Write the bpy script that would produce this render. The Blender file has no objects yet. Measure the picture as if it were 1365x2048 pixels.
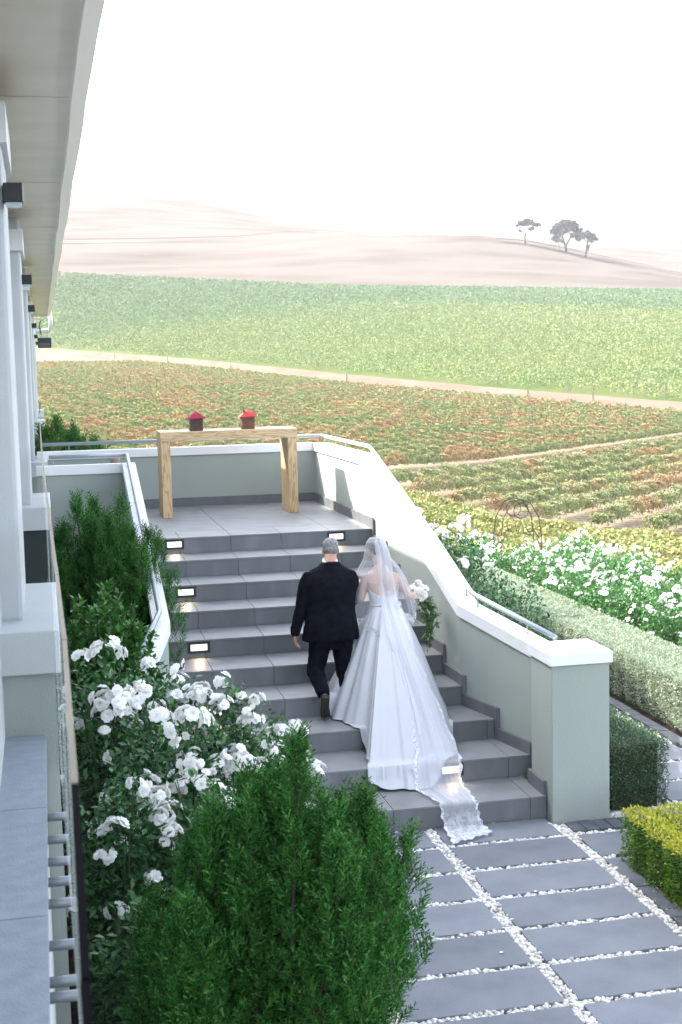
import bpy, bmesh, math, random
import numpy as np
from mathutils import Vector, Matrix
random.seed(7); RNG = np.random.default_rng(7)
C = bpy.context.scene.collection
SC = bpy.context.scene
# ------------------------------------------------------------------ camera, world, sun, exposure
F, PITCH, YAW, ROLL, H = 2739.944, 0.10801, 0.211918, -0.022965, 3.4846
def cam_axes():
    cy, sy, cp, sp = math.cos(YAW), math.sin(YAW), math.cos(PITCH), math.sin(PITCH)
    f = Vector((sy*cp, cy*cp, -sp)); r = Vector((cy, -sy, 0)); u = r.cross(f)
    c, s = math.cos(ROLL), math.sin(ROLL)
    return f, c*r + s*u, -s*r + c*u
f_, r_, u_ = cam_axes()
cd = bpy.data.cameras.new('camera'); cam = bpy.data.objects.new('camera', cd); C.objects.link(cam)
cam.matrix_world = Matrix(((r_.x, u_.x, -f_.x, 0), (r_.y, u_.y, -f_.y, 0), (r_.z, u_.z, -f_.z, H), (0, 0, 0, 1)))
cd.sensor_fit = 'VERTICAL'; cd.sensor_height = 36; cd.sensor_width = 24; cd.lens = F/2048*36
cd.clip_start = 0.05; cd.clip_end = 6000
cd.dof.use_dof = True; cd.dof.focus_distance = 11.7; cd.dof.aperture_fstop = 7.0
SC.camera = cam
SUN = Vector((1, -.95, -1.05)).normalized()           # the way the light travels
w = bpy.data.worlds.new('World'); SC.world = w; w.use_nodes = True
nt = w.node_tree; bg = nt.nodes['Background']; sky = nt.nodes.new('ShaderNodeTexSky')
sky.sky_type = 'NISHITA'; sky.sun_disc = False
sky.sun_elevation = math.asin(-SUN.z); sky.sun_rotation = math.atan2(-SUN.x, -SUN.y)
sky.air_density = 1.0; sky.dust_density = 3.0; sky.ozone_density = 1.0
hs = nt.nodes.new('ShaderNodeHueSaturation'); hs.inputs['Saturation'].default_value = .46; nt.links.new(sky.outputs[0], hs.inputs['Color']); nt.links.new(hs.outputs[0], bg.inputs[0]); bg.inputs[1].default_value = 0.15
sl = bpy.data.lights.new('sun', 'SUN'); sl.energy = 2.6; sl.angle = math.radians(.6); sl.color = (1, .94, .84)
so = bpy.data.objects.new('sun', sl); C.objects.link(so); so.rotation_euler = SUN.to_track_quat('-Z', 'Y').to_euler()
SC.view_settings.view_transform = 'Standard'; SC.view_settings.look = 'None'
SC.view_settings.gamma = 1; SC.view_settings.exposure = 2.85

# ------------------------------------------------------------------ materials
ALB = .71                         # one calibration of painted, stone and leaf albedos against the exposure
def alb(c):
    return tuple(c) if max(c) > .83 else tuple(q*(ALB if max(c) < .72 else .84) for q in c)
def mat(name, col=(.5, .5, .5), rough=.6, metal=0, var=None, scale=8, bump=0, bscale=60, spec=.5, emit=None, stretch=None, coord='Object', detail=6, island=None, trans=0, contrast=.5, objrand=0):
    if name in ('dry_grass_hill', 'far_dry_hill', 'pale_dirt_road', 'sandy_vineyard_soil', 'green_field_floor', 'verge_soil', 'worn_hill_track', 'worn_hill_path', 'dark_soil'): spec = 0
    raw = name.startswith(('white_petal', 'white_pebble', 'cream', 'ivory', 'soffit', 'fascia', 'batten'))
    if not raw:
        col = alb(col); island = [alb(c) for c in island] if island else None
        if var is not None: var = [alb(c) for c in (var if isinstance(var[0], (tuple, list)) else [col, var])]
    m = bpy.data.materials.new(name); m.use_nodes = True; t = m.node_tree; N = t.nodes; L = t.links
    b = N['Principled BSDF']; b.inputs['Base Color'].default_value = (*col, 1); b.inputs['Roughness'].default_value = rough
    b.inputs['Metallic'].default_value = metal; b.inputs['Specular IOR Level'].default_value = spec
    tc = N.new('ShaderNodeTexCoord'); mp = N.new('ShaderNodeMapping'); L.new(tc.outputs[coord], mp.inputs[0])
    if stretch: mp.inputs['Scale'].default_value = stretch
    colout = None
    if var is not None:
        n = N.new('ShaderNodeTexNoise'); n.inputs['Scale'].default_value = scale; n.inputs['Detail'].default_value = detail
        L.new(mp.outputs[0], n.inputs[0]); cr = N.new('ShaderNodeValToRGB')
        cols = var if isinstance(var[0], (tuple, list)) else [col, var]
        while len(cr.color_ramp.elements) < len(cols): cr.color_ramp.elements.new(.5)
        lo, hi = .5-contrast*.4, .5+contrast*.4
        for i, c in enumerate(cols):
            e = cr.color_ramp.elements[i]; e.position = lo+(hi-lo)*i/(len(cols)-1); e.color = (*c, 1)
        L.new(n.outputs['Fac'], cr.inputs[0]); colout = cr.outputs[0]
    if island is not None:
        g = N.new('ShaderNodeNewGeometry'); cr = N.new('ShaderNodeValToRGB')
        while len(cr.color_ramp.elements) < len(island): cr.color_ramp.elements.new(.5)
        for i, c in enumerate(island):
            e = cr.color_ramp.elements[i]; e.position = i/(len(island)-1); e.color = (*c, 1)
        L.new(g.outputs['Random Per Island'], cr.inputs[0])
        if colout is None: colout = cr.outputs[0]
        else:
            mx = N.new('ShaderNodeMix'); mx.data_type = 'RGBA'; mx.inputs['Factor'].default_value = .5
            L.new(colout, mx.inputs[6]); L.new(cr.outputs[0], mx.inputs[7]); colout = mx.outputs[2]
    if objrand and colout is not None:
        src = N.new('ShaderNodeObjectInfo').outputs['Random'] if objrand > 0 else N.new('ShaderNodeNewGeometry').outputs['Random Per Island']
        mr = N.new('ShaderNodeMapRange'); mr.inputs[3].default_value = 1-abs(objrand); mr.inputs[4].default_value = 1+abs(objrand); L.new(src, mr.inputs[0])
        h2 = N.new('ShaderNodeHueSaturation'); L.new(mr.outputs[0], h2.inputs['Value']); L.new(colout, h2.inputs['Color']); colout = h2.outputs[0]
    if colout is not None: L.new(colout, b.inputs['Base Color'])
    if bump:
        n2 = N.new('ShaderNodeTexNoise'); n2.inputs['Scale'].default_value = bscale; n2.inputs['Detail'].default_value = 5
        L.new(mp.outputs[0], n2.inputs[0]); bp = N.new('ShaderNodeBump'); bp.inputs['Strength'].default_value = bump; bp.inputs['Distance'].default_value = .01
        L.new(n2.outputs['Fac'], bp.inputs['Height']); L.new(bp.outputs[0], b.inputs['Normal'])
    if emit: b.inputs['Emission Color'].default_value = (*emit[0], 1); b.inputs['Emission Strength'].default_value = emit[1]
    if trans:
        tr = N.new('ShaderNodeBsdfTranslucent'); mx = N.new('ShaderNodeMixShader'); mx.inputs[0].default_value = trans
        if colout is not None: L.new(colout, tr.inputs[0])
        else: tr.inputs[0].default_value = (*col, 1)
        L.new(b.outputs[0], mx.inputs[1]); L.new(tr.outputs[0], mx.inputs[2]); L.new(mx.outputs[0], N['Material Output'].inputs[0])
    return m
WALL = mat('sage_plaster', (.36, .42, .39), .85, contrast=.9, var=[(.34, .385, .35), (.385, .435, .40), (.42, .465, .43)], scale=1.7, stretch=(1, 1, .4), bump=.25, bscale=140)
WHITE = mat('white_plaster', (.74, .76, .77), .75, var=[(.72, .735, .745), (.80, .81, .82)], scale=3, bump=.15, bscale=120)
BWALL = mat('pale_render', (.62, .66, .67), .8, var=[(.57, .61, .62), (.66, .69, .70)], scale=2, bump=.2, bscale=120)
TILE = mat('grey_porcelain_tile', (.17, .18, .19), .5, objrand=-.10, var=[(.175, .185, .195), (.225, .235, .25), (.25, .26, .275)], scale=4, bump=.1, bscale=200)
RISER = mat('grey_riser_tile', (.16, .17, .18), .6, objrand=-.12, var=[(.115, .125, .135), (.155, .165, .175), (.23, .24, .25)], scale=5, stretch=(1, 1, .3), contrast=.9)
GROUT = mat('grout', (.33, .32, .30), .9)
SLAB = mat('bluestone', (.20, .22, .26), .75, objrand=.12, var=[(.12, .135, .165), (.175, .195, .23), (.21, .23, .26)], scale=3, bump=.3, bscale=90, contrast=.7)
BRICKM = mat('charcoal_paver', (.10, .11, .13), .8, var=[(.07, .08, .1), (.14, .15, .17)], scale=9, bump=.5, bscale=60)
PEB = mat('white_pebble', island=[(.36, .34, .31), (.62, .60, .57), (.50, .48, .45), (.72, .71, .69), (.28, .26, .24)], rough=.6)
GRAVELBASE = mat('gravel_bed', (.42, .40, .38), .95, var=[(.30, .29, .27), (.60, .58, .55)], scale=45, bump=.8, bscale=60)
SOIL = mat('dark_soil', (.05, .042, .035), .95, var=[(.03, .026, .022), (.08, .065, .05)], scale=12, bump=.6, bscale=30)
PINE = None
RAIL = mat('grey_painted_metal', (.38, .43, .47), .35, metal=.3)
BLACK = mat('black_metal', (.012, .014, .018), .35)
GLASSM = mat('lamp_glass', (.9, .88, .8), .4, emit=((1, .86, .66), .15))
SOFF = mat('soffit_board', (.74, .70, .62), .8, var=[(.70, .66, .57), (.78, .74, .66)], scale=3)
FASC = mat('fascia_metal', (.82, .81, .79), .5)
STONE = mat('blue_grey_coping', (.30, .35, .41), .7, var=[(.24, .29, .35), (.30, .35, .41), (.38, .42, .47)], scale=14, bump=.3, bscale=120, contrast=.9)

# ------------------------------------------------------------------ object helpers
def tag(o, label=None, cat=None, group=None, kind=None):
    if label: o['label'] = label
    if cat: o['category'] = cat
    if group: o['group'] = group
    if kind: o['kind'] = kind
    return o
def empty(name, loc=(0, 0, 0), label=None, cat=None, group=None, rz=0):
    o = bpy.data.objects.new(name, None); C.objects.link(o); o.location = loc; o.rotation_euler = (0, 0, rz); o.empty_display_size = .1
    return tag(o, label, cat, group)
def link(name, me, parent=None, m=None, smooth=False):
    o = bpy.data.objects.new(name, me); C.objects.link(o)
    if m is not None:
        for x in (m if isinstance(m, (list, tuple)) else [m]): me.materials.append(x)
    if smooth: me.polygons.foreach_set('use_smooth', [True]*len(me.polygons))
    if parent is not None:
        o.parent = parent; off = Vector((0, 0, 0)); q = parent
        while q is not None: off += q.location; q = q.parent
        me.transform(Matrix.Translation(-off))
    return o
def npmesh(name, V, Fa, mi=None):
    V = np.asarray(V, np.float32); Fa = np.asarray(Fa, np.int32); k = Fa.shape[1]
    me = bpy.data.meshes.new(name); me.vertices.add(len(V)); me.vertices.foreach_set('co', V.ravel())
    me.loops.add(Fa.size); me.loops.foreach_set('vertex_index', Fa.ravel())
    me.polygons.add(len(Fa)); me.polygons.foreach_set('loop_start', np.arange(len(Fa), dtype=np.int32)*k)
    if mi is not None: me.polygons.foreach_set('material_index', np.asarray(mi, np.int32))
    me.update(calc_edges=True); return me
class MB:
    def __init__(s): s.v = []; s.f = []
    def poly(s, pts, faces):
        b = len(s.v); s.v += [tuple(p) for p in pts]; s.f += [tuple(i+b for i in f) for f in faces]
    def box(s, x0, x1, y0, y1, z0, z1):
        s.poly([(x, y, z) for z in (z0, z1) for (x, y) in ((x0, y0), (x1, y0), (x1, y1), (x0, y1))],
               [(3, 2, 1, 0), (4, 5, 6, 7), (0, 1, 5, 4), (1, 2, 6, 5), (2, 3, 7, 6), (3, 0, 4, 7)])
    def hull8(s, b, t):   # b,t: four corner points each, counter-clockwise seen from above
        s.poly(list(b)+list(t), [(3, 2, 1, 0), (4, 5, 6, 7), (0, 1, 5, 4), (1, 2, 6, 5), (2, 3, 7, 6), (3, 0, 4, 7)])
    def tube(s, pts, r, n=8, closed_ends=True):
        pts = [Vector(p) for p in pts]; rs = r if isinstance(r, (list, tuple)) else [r]*len(pts); base = len(s.v); up0 = None
        for i, p in enumerate(pts):
            d = (pts[min(i+1, len(pts)-1)]-pts[max(i-1, 0)]).normalized()
            if up0 is None: up0 = d.orthogonal().normalized()
            a = (up0-d*up0.dot(d)); a = a.normalized() if a.length > 1e-5 else d.orthogonal().normalized(); up0 = a; b = d.cross(a)
            for k in range(n):
                t = 2*math.pi*k/n; s.v.append(tuple(p+(a*math.cos(t)+b*math.sin(t))*rs[i]))
        for i in range(len(pts)-1):
            for k in range(n):
                q = base+i*n; s.f.append((q+k, q+(k+1) % n, q+n+(k+1) % n, q+n+k))
        if closed_ends:
            s.f.append(tuple(base+k for k in range(n))[::-1]); s.f.append(tuple(base+(len(pts)-1)*n+k for k in range(n)))
    def mesh(s, name):
        me = bpy.data.meshes.new(name); me.from_pydata(s.v, [], s.f); me.update(); return me
    def build(s, name, m, parent=None, smooth=False, bevel=0):
        o = link(name, s.mesh(name), parent, m, smooth)
        if bevel:
            bm = bmesh.new(); bm.from_mesh(o.data); bmesh.ops.bevel(bm, geom=bm.edges[:], offset=bevel, segments=2, affect='EDGES', profile=.6); bm.to_mesh(o.data); bm.free()
        return o
def copytree(root, loc, rz=0, label=None, scale=None):
    r = root.copy(); C.objects.link(r); r.location = loc; r.rotation_euler = (0, 0, rz)
    if scale: r.scale = (scale,)*3 if not isinstance(scale, tuple) else scale
    if label: r['label'] = label
    for ch in list(root.children):
        c = ch.copy(); C.objects.link(c); c.parent = r
        for g in ch.children:
            d = g.copy(); C.objects.link(d); d.parent = c
    return r

# stamping many small templates into one mesh
def rots(z, spin=None):           # matrices whose local z is the given direction
    z = np.asarray(z, float); z = z/np.linalg.norm(z, axis=1, keepdims=True); n = len(z)
    a = RNG.normal(size=(n, 3)) if spin is None else spin
    x = a-z*(a*z).sum(1, keepdims=True); x /= np.linalg.norm(x, axis=1, keepdims=True)+1e-9
    y = np.cross(z, x); return np.stack([x, y, z], axis=2)
def stamp(TV, TF, pos, R, S):
    TV = np.asarray(TV, float); TF = np.asarray(TF, int); n = len(pos); S = np.asarray(S, float).reshape(n, 1, -1)
    V = np.einsum('nij,nkj->nki', R, TV[None]*S)+np.asarray(pos)[:, None]
    Fa = TF[None]+(np.arange(n)*len(TV))[:, None, None]
    return V.reshape(-1, 3), Fa.reshape(-1, TF.shape[1])
def join(parts):
    V = []; Fs = []; b = 0
    for v, f in parts:
        V.append(v); Fs.append(f+b); b += len(v)
    return np.concatenate(V), np.concatenate(Fs)
LEAF_V = [(0, 0, 0), (.26, .08, .45), (0, .0, 1), (-.26, .08, .45), (0, -.02, .45)]
LEAF_F = [(0, 1, 4), (1, 2, 4), (2, 3, 4), (3, 0, 4)]
QUAD_V = [(-.5, -.45, 0), (.45, -.55, .05), (.55, .45, 0), (-.45, .5, -.05)]
TRI2 = [(0, 1, 2), (0, 2, 3)]
def oword(n):
    a = ['', 'first', 'second', 'third', 'fourth', 'fifth', 'sixth', 'seventh', 'eighth', 'ninth', 'tenth', 'eleventh', 'twelfth', 'thirteenth', 'fourteenth', 'fifteenth', 'sixteenth', 'seventeenth', 'eighteenth', 'nineteenth']
    if n < 20: return a[n]
    t = ['', '', 'twenty', 'thirty', 'forty', 'fifty', 'sixty', 'seventy', 'eighty', 'ninety']; th_ = ['', '', 'twentieth', 'thirtieth', 'fortieth', 'fiftieth', 'sixtieth', 'seventieth', 'eightieth', 'ninetieth']
    h_ = 'hundred and ' if n >= 100 else ''; n %= 100
    if n < 20: return h_+a[n]
    return h_+(th_[n//10] if n % 10 == 0 else t[n//10]+' '+a[n % 10])
def sph(n):
    v = RNG.normal(size=(n, 3)); return v/np.linalg.norm(v, axis=1, keepdims=True)

def catmull(P, n, closed=True):
    P = np.array(P, float); m = len(P); out = []
    for t in np.linspace(0, m if closed else m-1, n, endpoint=not closed):
        i = int(t); f = t-i
        idx = [(i-1), i, i+1, i+2]; idx = [q % m for q in idx] if closed else [min(max(q, 0), m-1) for q in idx]
        a, b_, c_, d = P[idx]; out.append(.5*((2*b_)+(-a+c_)*f+(2*a-5*b_+4*c_-d)*f*f+(-a+3*b_-3*c_+d)*f**3))
    return np.array(out)
# ------------------------------------------------------------------ leaf materials
PINEM = mat('juniper_needles', island=[(.003, .022, .006), (.014, .10, .018), (.05, .26, .045), (.06, .07, .02), (.14, .42, .08), (.02, .14, .025), (.20, .48, .11)], rough=.55, trans=.15, spec=.15)
BARK = mat('bark', (.07, .055, .04), .9, var=[(.05, .04, .03), (.1, .08, .06)], scale=30, bump=.5)
ROSELEAF = mat('rose_leaf', island=[(.012, .06, .016), (.03, .12, .035), (.06, .20, .05), (.11, .28, .08)], rough=.4, trans=.25)
GREENLEAF = mat('glossy_leaf', island=[(.03, .12, .02), (.06, .20, .03), (.10, .28, .045)], rough=.3, trans=.3)
SUNLEAF = mat('sunny_leaf', island=[(.04, .15, .04), (.07, .24, .06), (.13, .32, .08), (.05, .17, .04)], rough=.45, trans=.3)
PETAL = mat('white_petal', island=[(.86, .86, .84), (.9, .9, .9), (.84, .82, .78)], rough=.7, trans=.3)
CREAM = mat('cream_petal', (.72, .64, .48), .7, trans=.3)
YCENTRE = mat('stamens', (.75, .6, .2), .7)
SILVERLEAF = mat('silver_hedge_leaf', island=[(.26, .37, .24), (.42, .52, .37), (.56, .62, .48), (.19, .29, .17)], rough=.55, trans=.25)
DARKHEDGE = mat('dark_hedge_leaf', island=[(.06, .13, .06), (.10, .18, .09), (.16, .24, .13)], rough=.5, trans=.2)
YELLEAF = mat('golden_hedge_leaf', island=[(.06, .20, .015), (.14, .32, .02), (.24, .40, .03), (.05, .15, .02)], rough=.4, trans=.3)
STEMM = mat('green_stem', (.06, .12, .04), .6)

# ------------------------------------------------------------------ the ground and the far land
def yh(x): return 742.5-.02303*(x-0.0)                     # eye-level line across the view
def knots(x):
    I = lambda xs, ys: float(np.interp(x, xs, ys))
    De = I([-600, 400, 800, 1000, 1365, 2000], [46, 46, 44, 39, 35, 33])
    s = None
    # road: straight line in plan, solved for this bearing
    k = (x-682.5)/F                                        # L = k*D
    den = 215*k+98.7; Dr = (28.7+.4591*115)/(.4591+k) if (.4591+k) > .05 else 700
    Dr = min(max(Dr, 60), 420)
    zz = lambda D, y: H+(yh(x)-y)*D/F
    ye = I([-600, 100, 800, 1000, 1365, 2000], [1010, 1000, 982, 1042, 1088, 1140])
    y1 = I([-600, 100, 420, 700, 1000, 1365, 2000], [670, 708, 738, 770, 797, 829, 880])
    y2 = I([-600, 100, 420, 700, 1000, 1365, 2000], [655, 696, 720, 748, 775, 803, 850])
    yt = I([-600, 110, 700, 1365, 2000], [530, 551, 577, 585, 600])
    Dt = 480.
    y620 = I([-600, 100, 500, 700, 850, 950, 1060, 1137, 1180, 1300, 1365, 2000], [470, 495, 492, 478, 474, 476, 487, 500, 510, 535, 552, 620])
    y760 = I([-600, 700, 900, 2000], [460, 474, 500, 640]) if x > 700 else I([-600, 100, 500, 700], [430, 455, 468, 474])
    yc = I([-600, 0, 145, 300, 450, 600, 750, 850, 1000, 1100, 1365, 2000], [340, 365, 379, 391, 412, 446, 471, 476, 474, 470, 473, 480])
    D = [16, 24, De, Dr-7, Dr+7, Dt, 620, 760, 1050, 1300]
    z = [-.12, -.35, zz(De, ye), zz(Dr-7, y1), zz(Dr+7, y2), zz(Dt, yt), zz(620, y620), zz(760, y760), zz(1050, yc), zz(1050, yc)-60]
    return D, z
_kc = {}
KX = np.arange(-600, 2001, 20.); KT = [knots(x) for x in KX]
KD = np.array([k[0] for k in KT]); KZ = np.array([k[1] for k in KT])
def wpt(x, D):                    # bearing column, distance -> plan position
    L = D*(x-682.5)/F; return (D*math.sin(YAW)+L*math.cos(YAW), D*math.cos(YAW)-L*math.sin(YAW))
def colD(X, Y):
    D = X*math.sin(YAW)+Y*math.cos(YAW); L = X*math.cos(YAW)-Y*math.sin(YAW)
    return 682.5+F*L/D, D
def terr(X, Y):                   # height of the land, arrays allowed
    X = np.atleast_1d(X).astype(float); Y = np.atleast_1d(Y).astype(float)
    x, D = colD(X, Y); t = np.clip((x-KX[0])/20., 0, len(KX)-1.001); i = t.astype(int); a = t-i
    kd = KD[i]*(1-a)[:, None]+KD[i+1]*a[:, None]; kz = KZ[i]*(1-a)[:, None]+KZ[i+1]*a[:, None]
    z = kz[:, 0].copy()
    for j in range(kd.shape[1]-1):
        m = D >= kd[:, j]; u = np.clip((D-kd[:, j])/(kd[:, j+1]-kd[:, j]), 0, 1)
        z = np.where(m, kz[:, j]+(kz[:, j+1]-kz[:, j])*u, z)
    return z
def landstrip(name, j0, j1, nsub, m, label_kind='structure'):
    rows = []
    for j in range(j0, j1):
        n = nsub[j-j0]
        for q in range(n+(1 if j == j1-1 else 0)):
            u = q/n; rows.append((KD[:, j]*(1-u)+KD[:, j+1]*u, KZ[:, j]*(1-u)+KZ[:, j+1]*u, j, u))
    V = []
    for D, z, j, u in rows:
        L = D*(KX-682.5)/F
        zz = z.copy()
        if j >= 5:                                         # gentle folds in the hills
            edge = min(1, (u if j == 5 else 1)*3)
            zz = zz+edge*(.9*np.sin(L*.021+D*.012)*np.sin(D*.03)+.4*np.sin(L*.05-D*.043))*(0.0 if j == 8 and u > .9 else 1)
        V.append(np.stack([D*math.sin(YAW)+L*math.cos(YAW), D*math.cos(YAW)-L*math.sin(YAW), zz], 1))
    V = np.concatenate(V); nx = len(KX); i, k = np.meshgrid(np.arange(len(rows)-1), np.arange(nx-1), indexing='ij')
    a = (i*nx+k).ravel(); Fa = np.stack([a, a+1, a+nx+1, a+nx], 1)
    return tag(link(name, npmesh(name, V, Fa), None, m, True), kind='structure')
FIELD1 = mat('sandy_vineyard_soil', (.46, .36, .27), .95, var=[(.20, .165, .12), (.28, .24, .18)], scale=.5, bump=.4, bscale=4)
FIELD2 = mat('green_field_floor', (.24, .30, .13), .95, var=[(.06, .10, .04), (.10, .13, .05), (.12, .13, .06)], scale=.06, bump=.3, bscale=2)
GRASSY = mat('verge_soil', (.25, .24, .10), .95, var=[(.14, .17, .06), (.34, .28, .15)], scale=1.2, bump=.4, bscale=8)
ROADM = mat('pale_dirt_road', (.3, .25, .2), .95, var=[(0.162, 0.123, 0.093), (0.212, 0.174, 0.140)], scale=.3, stretch=(1, .3, 1))
HILL = mat('dry_grass_hill', (.5, .4, .3), .95, var=[(0.073, 0.056, 0.045), (0.129, 0.106, 0.090), (0.162, 0.140, 0.123), (0.112, 0.090, 0.076), (0.168, 0.148, 0.132)], scale=.012, stretch=(1, 1.8, 6), detail=14, contrast=.85)
landstrip('garden_verge', 0, 2, [3, 6], GRASSY)
landstrip('vineyard_ground', 2, 3, [30], FIELD1)
landstrip('dirt_road', 3, 4, [3], ROADM)
landstrip('upper_field_ground', 4, 5, [24], FIELD2)
landstrip('hills', 5, 7, [20, 14], HILL)
HILL2 = mat('far_dry_hill', (.5, .4, .3), .95, var=[(0.073, 0.056, 0.045), (0.123, 0.104, 0.087), (0.151, 0.132, 0.112), (0.106, 0.087, 0.073), (0.157, 0.137, 0.120)], scale=.012, stretch=(1, 1.8, 6), detail=14, contrast=.85)
landstrip('far_hills', 7, 9, [20, 4], HILL2)
def track(name, pts, width, m):
    V = []
    for x_, D_ in catmull(pts, 60, False):
        for dd in (-width/2, width/2): X_, Y_ = wpt(x_, D_+dd); V.append((X_, Y_, float(terr(X_, Y_)[0])+1.4))
    Fa = [(2*i, 2*i+2, 2*i+3, 2*i+1) for i in range(59)]
    tag(link(name, npmesh(name, V, Fa), None, m, True), kind='structure')
TRKM = mat('worn_hill_track', (.04, .03, .024), .95, var=[(.026, .018, .014), (.055, .042, .034)], scale=.05)
track('hill_track', [(60, 640), (200, 636), (450, 655), (560, 700), (640, 760), (760, 800)], 5, TRKM)
track('hill_path', [(1000, 608), (1060, 610), (1160, 606), (1260, 603), (1420, 600), (1500, 600)], 3.5, mat('worn_hill_path', (.05, .04, .03), .95, var=[(.045, .033, .026), (.075, .058, .047)], scale=.05))
g = MB(); g.box(-30, 40, -12, 19.5, -.5, -.06); tag(g.build('garden_ground', SOIL), kind='structure')

# ------------------------------------------------------------------ paving
RS, TR, YJ = .1701, .5244, 14.335
YK = lambda k: YJ-(10-k)*TR
SX0, SX1 = .93, 3.45
g = MB(); g.box(1.45, 6.9, 2, 9.62, -.058, -.035); g.box(4.0, 5.45, 9.62, 16, -.058, -.035)
tag(g.build('gravel_bed', GRAVELBASE), kind='structure')
XB, Y0 = 2.7176, 9.1805
cols = {'left': (XB-.08-.90, XB-.08), 'middle': (XB, XB+.897), 'right': (XB+.976, XB+.976+.9)}
slabrects = []
ordn = ['first', 'second', 'third', 'fourth', 'fifth', 'sixth', 'seventh', 'eighth', 'ninth', 'tenth']
def slab(x0, x1, y0, y1, label, z1=0.0):
    mb = MB(); mb.box(x0, x1, y0, y1, -.05, z1)
    cx, cy = (x0+x1)/2, (y0+y1)/2
    mb.v = [(a-cx, b-cy, c) for a, b, c in mb.v]
    o = mb.build('paving_slab', SLAB, bevel=.004); o.location = (cx, cy, 0); o.rotation_euler = (RNG.normal()*.002, RNG.normal()*.002, RNG.normal()*.004)
    tag(o, label, 'paving slab', 'grey paving slabs set in white pebbles'); slabrects.append((x0, x1, y0, y1)); return o
for name, (x0, x1) in cols.items():
    for k in range(-1, 9):
        yb = Y0-k*.5; yf = yb-.445
        if k == -1:
            if name == 'right': continue
            yb = 9.605; yf = 9.235
        if name == 'right' and k >= 2: continue
        xx1 = x1
        if name == 'middle' and k == -1: xx1 = 3.60
        if name == 'right' and k >= 0: xx1 = x0+.87
        lab = f"{'short ' if k == -1 else ''}blue grey stone slab, {ordn[k+1]} from the stair foot in the {name} column" if name != 'right' else f"blue grey stone slab {'behind' if k == 0 else 'beside'} the golden hedge, {ordn[k]} below the row of charcoal bricks"
        if k < 7: slab(x0, xx1, yf, yb, lab)
for i, yb in enumerate([9.72, 10.22, 10.73, 11.24, 11.75, 12.26]):
    slab(4.70, 5.42 if i else 5.42, yb, yb+.45, f'pale grey slab, {ordn[i]} on the side path between the clipped hedges')
# pebbles
ICO = bmesh.new(); bmesh.ops.create_icosphere(ICO, subdivisions=1, radius=1); IV = np.array([v.co[:] for v in ICO.verts]); IF = np.array([[v.index for v in f.verts] for f in ICO.faces]); ICO.free()
def inside(P, rects, m=0.0):
    k = np.zeros(len(P), bool)
    for x0, x1, y0, y1 in rects: k |= (P[:, 0] > x0-m) & (P[:, 0] < x1+m) & (P[:, 1] > y0-m) & (P[:, 1] < y1+m)
    return k
P = np.concatenate([np.c_[RNG.uniform(1.5, 4.75, 60000), RNG.uniform(5.6, 9.61, 60000)], np.c_[RNG.uniform(4.12, 5.5, 14000), RNG.uniform(9.2, 12.8, 14000)]])
P = P[~inside(P, slabrects, -.006)]
P = P[~inside(P, [(3.8, 6, 5, 8.75), (4.13, 4.66, 9.62, 11), (3.6, 4.1, 9.46, 10), (5.44, 5.7, 9, 14), (3.78, 4.7, 9.24, 9.45)], 0)]
n = len(P); rr = RNG.uniform(.009, .021, n)
S = np.stack([rr*RNG.uniform(.8, 1.3, n), rr*RNG.uniform(.7, 1.2, n), rr*RNG.uniform(.5, .9, n)], 1)
V, Fa = stamp(IV, IF, np.c_[P, -.036+rr*.5+RNG.uniform(0, .018, n)], rots(np.c_[RNG.normal(0, .3, (n, 2)), np.ones(n)]), S)
V += RNG.normal(0, .0012, V.shape)
tag(link('white_pebbles', npmesh('white_pebbles', V, Fa), None, PEB, True), 'white pebbles filling the gaps between the grey slabs', 'gravel', kind='stuff')
def bricks(name, label, lst):
    e = empty(name, (lst[0][0], lst[0][2], 0), label, 'brick edging')
    for x0, x1, y0, y1 in lst:
        mb = MB(); d = lambda: RNG.normal()*.0015
        mb.box(x0+d(), x1+d(), y0+d(), y1+d(), -.05, .006+d()); mb.build('brick', BRICKM, e, bevel=.004)
bricks('brick_edging', 'row of charcoal bricks at the foot of the white capped pillar', [(3.70+i*.105, 3.70+i*.105+.1, 9.25, 9.45) for i in range(9)])
bricks('brick_edging', 'charcoal brick border beside the golden hedge', [(3.69, 3.79, 8.13-i*.13, 8.13-i*.13+.125) for i in range(14)])
bricks('brick_edging', 'charcoal brick border along the long silvery hedge', [(5.47, 5.585, 9.0+i*.2, 9.0+i*.2+.194) for i in range(24)])

for x_, y_ in [(3.02, 8.23), (2.5, 7.4)]:
    b = MB(); r_ = RNG.uniform(.009, .012); a0 = RNG.uniform(0, 6)
    b.poly([(r_*math.cos(a0+q)*(1+.25*math.cos(2*q)), r_*math.sin(a0+q), .003+.004*abs(math.sin(q))) for q in np.linspace(0, 5.5, 8)], [tuple(range(8))])
    o = b.build('fallen_petal', PETAL_F if 'PETAL_F' in globals() else globals().setdefault('PETAL_F', mat('white_petal_fallen', (.75, .72, .66), .8))); o.location = (x_, y_, .003); tag(o, 'small white petal fallen on a middle column slab' if x_ > 3 else 'small white petal fallen on a left column slab near the large juniper', 'petal', 'petals fallen on the paving')
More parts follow.
